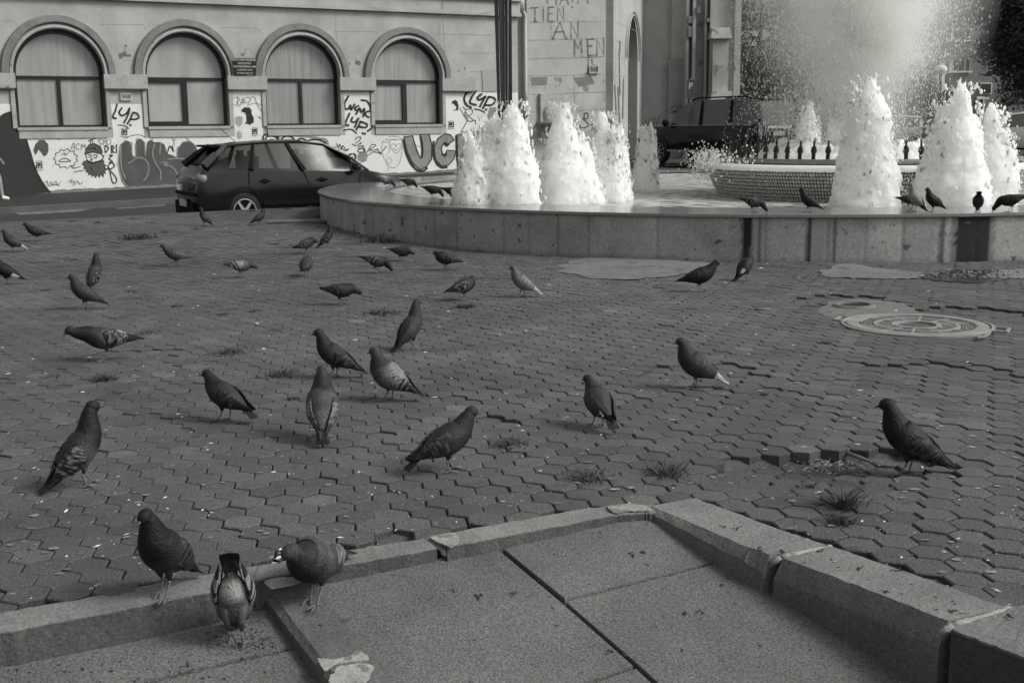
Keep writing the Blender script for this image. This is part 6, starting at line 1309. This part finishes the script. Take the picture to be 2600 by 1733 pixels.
P(990, 1018, 168, 'stand', 'grizzle', 'fluffy pale mottled pigeon with dark neck, centre of the square', 1.03, fluff=1.18, turn=-.2)
P(573, 1070, 140, 'mid', 'dark', 'grey pigeon facing left and away with a dark tail band, left of centre', 1.02, flags=('taildown',))
P(822, 1112, 88, 'tallstand', 'streak', 'pigeon seen straight from behind with pale streaked shoulders', 1.12, fluff=1.1)
P(1140, 1198, 24, 'mid', 'dark', 'smooth backed pigeon facing right and away with long pointed wings, near centre', 1.08, flags=('taildown',))
P(212, 1236, 18, 'upright', 'blackfleck', 'big black necked pigeon standing tall at left with tail nearly touching the stones', 1.09)
P(1765, 986, 190, 'stand', 'whitetail', 'stout grey pigeon with a white tail facing left, right of centre', 1.02, fluff=1.12)
P(1520, 1083, 115, 'mid', 'plain', 'grey pigeon from behind with two white wing chevrons', .97, fluff=1.12, turn=.5, flags=('chevron', 'taildown'))
P(1778, 740, 6, 'walk', 'black', 'jet black pigeon walking right near the basin wall', 1.12, stride=.022, fluff=1.08)
P(1893, 712, 48, 'upright', 'dark', 'pigeon with one white wing patch turned toward the basin wall', 1.0, whitewing=-1)
P(2305, 1182, 182, 'stand', 'blackneck', 'black necked pigeon facing left beside the sunken pavers, right side', 1.17, stride=.02)
P(422, 1512, 232, 'tallstand', 'blackneck', 'large black pigeon standing on the kerb in the lower left', 1.02, z=.006, fluff=1.06)
P(600, 1640, 86, 'tailup2', 'tailup', 'pigeon seen from behind with raised black banded tail below the kerb', 1.0, z=ground_low(600, 1640)[2]+.002, flags=('whiterump', 'spread'), fluff=.92)
q = onplane(802, 1532); PN += 1
pigeon(q+np.array([0, 0, .004]), R_(238)-math.atan2(q[0], q[1]), 'hunch', 'darkbreast', 'dark breasted pigeon with head turned down on the ramp edge, front centre left', 1.12, turn=-.5, fluff=1.10, seed=PN)
# ================================================================== WEEDS, LITTER, MARKS
m_grass = mat('weed_blades', .03, .08, 30, rough=.7, trans=.2); m_lit = mat('litter_pale', .35, .6, 40, rough=.8, attr=True); m_twig = mat('twig', .12, .2, 40, rough=.9)
def tuft(m, px, py, wpx, hpx, n_, seed, cs=1):
    r2 = random.Random(seed); c = gnd(px, py); s = tpx(c)[2]; W_ = wpx*s/3000/2; H_ = hpx*s/3000*.85; n_ = int(n_*.9)
    for _ in range(n_):
        x = c[0]+r2.gauss(0, W_*.45); y = c[1]+r2.gauss(0, W_*.5); z = gz(x, y)-.004; a = r2.random()*2*PI; L = H_*(.5+.8*r2.random()); sp = r2.uniform(.4, 2.4); w_ = .0013+.0009*r2.random()+.0002*s
        d = Vector((math.cos(a)*sp*L, math.sin(a)*sp*L*.8, L)); sd = Vector((-math.sin(a), math.cos(a), 0))*w_; p0 = Vector((x, y, z)); p1 = p0+d*.55; p2 = p0+Vector((d.x*1.1, d.y*1.1, d.z*.85))
        m.add([p0-sd, p0+sd, p1+sd*.8, p1-sd*.8, p2], [(0, 1, 2, 3), (3, 2, 4)])
big = [(355, 606, 80, 22, 'dense dark weed tuft far left in the paving'), (585, 896, 95, 16, 'low spreading weed tuft right of the stretching pigeon'), (715, 948, 90, 14, 'weed tuft left of the slim dark pigeon'), (260, 963, 70, 16, 'weed tuft below the stretching checkered pigeon'), (1297, 1130, 100, 22, 'weed tuft to the right of the long winged pigeon'), (1495, 1215, 110, 26, 'wide straggly weed tuft left one of two above the kerb corner'), (1692, 1205, 90, 40, 'spiky weed tuft just above the kerb corner'), (2140, 1285, 70, 62, 'tall dark weed tuft right of the kerb corner'), (970, 796, 80, 16, 'pale weed tuft behind the tall central pigeon'), (960, 614, 90, 30, 'weeds growing against the foot of the basin wall'), (2125, 1322, 80, 22, 'dry flat weed tuft in front of the tall dark one'), (1180, 780, 55, 12, 'thin weed tuft under the speckled pigeon')]
for i, (px, py, w_, h_, lb) in enumerate(big):
    m = M(); tuft(m, px, py, w_, h_, 150, 100+i); o = m.build('weed_tuft', m_grass); tag(o, lb, 'weed', 'weeds growing between the pavers')
m = M(); rr = random.Random(77)
for (px, py, w_, h_) in [(300, 998, 45, 9), (130, 957, 45, 8), (370, 845, 55, 9), (560, 800, 55, 7), (115, 738, 45, 6), (328, 741, 40, 6), (450, 777, 45, 6), (190, 660, 45, 5), (335, 668, 40, 5), (240, 622, 30, 4), (500, 582, 25, 6), (340, 556, 30, 4), (250, 565, 30, 4), (185, 562, 30, 4), (380, 566, 26, 4), (740, 1014, 32, 12), (2098, 872, 36, 9), (1215, 707, 40, 5), (2055, 1232, 45, 14), (1190, 878, 40, 5), (1045, 710, 40, 4), (2500, 850, 30, 6), (860, 524, 30, 12), (790, 527, 26, 8), (730, 530, 24, 6), (640, 536, 20, 5), (420, 588, 30, 4), (480, 640, 26, 4), (700, 620, 30, 4), (760, 640, 26, 4), (640, 790, 24, 4), (850, 850, 24, 4), (2290, 900, 24, 5), (1940, 1000, 26, 6)]: tuft(m, px, py, w_, h_, 60, int(px+py))
for _ in range(260):
    px, py = rr.uniform(0, 1400), rr.uniform(545, 800)
    if py < 560 and px < 500: continue
    p = gnd(px, py)
    if math.hypot(p[0]-FC[0], p[1]-FC[1]) < FR+.1: continue
    tuft(m, px, py, 16, 2.5, 7, int(px*7+py))
tag(m.build('ground_weeds', m_grass), kind='stuff')
# litter : husks, crumbs, leaves, twigs (nobody could count them)
m = M()
def bit(p, L, w_, h_, a, sh):
    d = np.array([math.cos(a), math.sin(a), 0])*L; s_ = np.array([-math.sin(a), math.cos(a), 0])*w_; u_ = np.array([0, 0, h_]); p = np.array(p)
    m.add([p-d, p-s_, p+d, p+s_, p+u_*1.2], [(0, 1, 4), (1, 2, 4), (2, 3, 4), (3, 0, 4)], 0, sh)
for _ in range(1700):
    px, py = rr.uniform(-20, 2620), 560+1000*rr.random()**1.7; p = gnd(px, py)
    if math.hypot(p[0]-FC[0], p[1]-FC[1]) < FR+.03 or edge_side(p[0], p[1]) < .2 or not plaza_far(p[0], p[1]): continue
    pale = rr.random() < .62; s = .003+.007*rr.random()**3; s *= .8+p[1]*.055
    bit(p+np.array([0, 0, paver_dz(p[0], p[1])+.001]), s*rr.uniform(1, 2.4), s*.7, s*.35, rr.random()*6.3, rr.uniform(.5, 1.4) if pale else rr.uniform(.05, .2))
for _ in range(70):      # husks and dirt on the ramp
    px, py = rr.uniform(1000, 2300), rr.uniform(1330, 1733); p = onplane(px, py); s = .002+.004*rr.random()**2
    if py > 1300+max(0, (px-1700))*.7: bit(p+np.array([0, 0, .0015]), s*2, s*.8, s*.5, rr.random()*6.3, rr.uniform(.05, .18))
for (px, py, L, a) in ((1305, 1508, .018, .6), (1220, 1515, .014, 2), (1150, 1500, .010, 1), (875, 1578, .016, .1), (810, 1590, .016, 2.6), (1610, 1407, .018, .1), (1640, 1403, .014, -.4), (1545, 1657, .012, .2), (1470, 1345, .010, .9), (1775, 1555, .009, .5), (1745, 1558, .012, .1), (1830, 1486, .007, 1)):
    for k in range(4): p = onplane(px+rr.gauss(0, 5), py+rr.gauss(0, 3)); bit(p+np.array([0, 0, .002]), L*rr.uniform(.5, 1), L*.25, .005, a+rr.gauss(0, .5), .1)
for _ in range(110):     # specks on the right kerb
    t = rr.random(); px = 1700+850*t+rr.gauss(0, 15); py = 1275+300*t+rr.uniform(-10, 25); p = atz(px, py, .012); s = .0015+.003*rr.random()**2; bit(p, s*1.6, s, .0008, rr.random()*6.3, rr.uniform(.5, .9) if rr.random() < .5 else .08)
for (px, py) in ((2250, 1500), (2275, 1448), (2180, 1440), (2085, 1402), (2415, 1548), (2560, 1562), (1925, 1392), (1985, 1398), (1870, 1340), (1835, 1335)):
    for k in range(5): p = atz(px+rr.gauss(0, 5), py+rr.gauss(0, 2.5), .013); bit(p, .006*rr.uniform(.6, 2), .0025, .003, rr.random()*6.3, .05)
# debris in the sunken spot and by the lower pigeon
for _ in range(190):
    px, py = rr.gauss(2120, 55), rr.gauss(1182, 10); p = atz(px, py, -.035); bit(p, .012*rr.uniform(.3, 1.6), .0035, .004, rr.gauss(.3, .8), rr.uniform(.08, .5))
for _ in range(260):
    px, py = rr.gauss(640, 60), rr.gauss(1625, 22); p = ground_low(px, py)+np.array([0, 0, .002])
    if plaza_far(p[0], p[1], .15) or px > 650+(py-1560)*.7: continue
    bit(p, .006*rr.uniform(.3, 2), .0025, .002, rr.random()*6.3, rr.uniform(.05, .3))
for _ in range(40):
    px, py = rr.uniform(20, 600), rr.uniform(1680, 1733); p = ground_low(px, py)+np.array([0, 0, .002]); bit(p, .007*rr.uniform(.3, 1.6), .003, .003, rr.random()*6.3, .08)
for _ in range(300):    # dark puddle litter below the stain
    px, py = rr.gauss(2460, 60), rr.gauss(700, 6); p = gnd(px, py)
    if math.hypot(p[0]-FC[0], p[1]-FC[1]) > FR+.03: bit(p+np.array([0, 0, .012]), .02*rr.uniform(.3, 1.3), .008, .006, rr.random()*6.3, rr.choice([.04, .05, .5]))
tag(m.build('scattered_litter', m_lit, attr=True), kind='stuff')
flatblob([(2330, 700), (2400, 686), (2520, 686), (2600, 690), (2560, 704), (2480, 716), (2380, 710)], .008, mat('wet_mud', .02, .04, 12, rough=.25, fine=.3, fscale=30), 'wet_patch', wob=.03, seed=21)
# droppings : flat pale smears
m = M()
for _ in range(1100):
    px, py = rr.uniform(-20, 2620), 590+920*rr.random()**1.5; p = gnd(px, py)
    if math.hypot(p[0]-FC[0], p[1]-FC[1]) < FR+.03 or edge_side(p[0], p[1]) < .2 or not plaza_far(p[0], p[1]): continue
    r_ = .005+.014*rr.random()**3; k = 9; z = paver_dz(p[0], p[1])+gz(p[0], p[1])+.003; vs = [(p[0]+r_*1.5*math.cos(2*PI*i/k)*rr.uniform(.4, 1), p[1]+r_*math.sin(2*PI*i/k)*rr.uniform(.4, 1), z) for i in range(k)]
    m.add(vs, [tuple(range(k))], 0, rr.uniform(.45, 1))
tag(m.build('droppings', mat('droppings_pale', .16, .32, 90, rough=.9, attr=True), attr=True), kind='stuff')
# sticks
for (x0, y0, x1, y1, r_, zz, lb) in ((2145, 1147, 2212, 1172, .009, -.012, 'thick bare stick lying in the sunken pavers'), (1917, 784, 1957, 786, .014, .012, 'short dark stick beside the open shaft'), (2480, 858, 2512, 848, .011, .018, 'piece of broken branch at the right rim of the manhole')):
    a, b = atz(x0, y0, zz), atz(x1, y1, zz-.004); m = M(); mid = (a+b)/2+np.array([.01, .01, -.006]); m.tube([a, mid, b], [r_, r_*1.1, r_*.8], 8); tag(m.build('stick', m_twig, smooth=True), lb, 'stick', 'sticks lying on the paving')
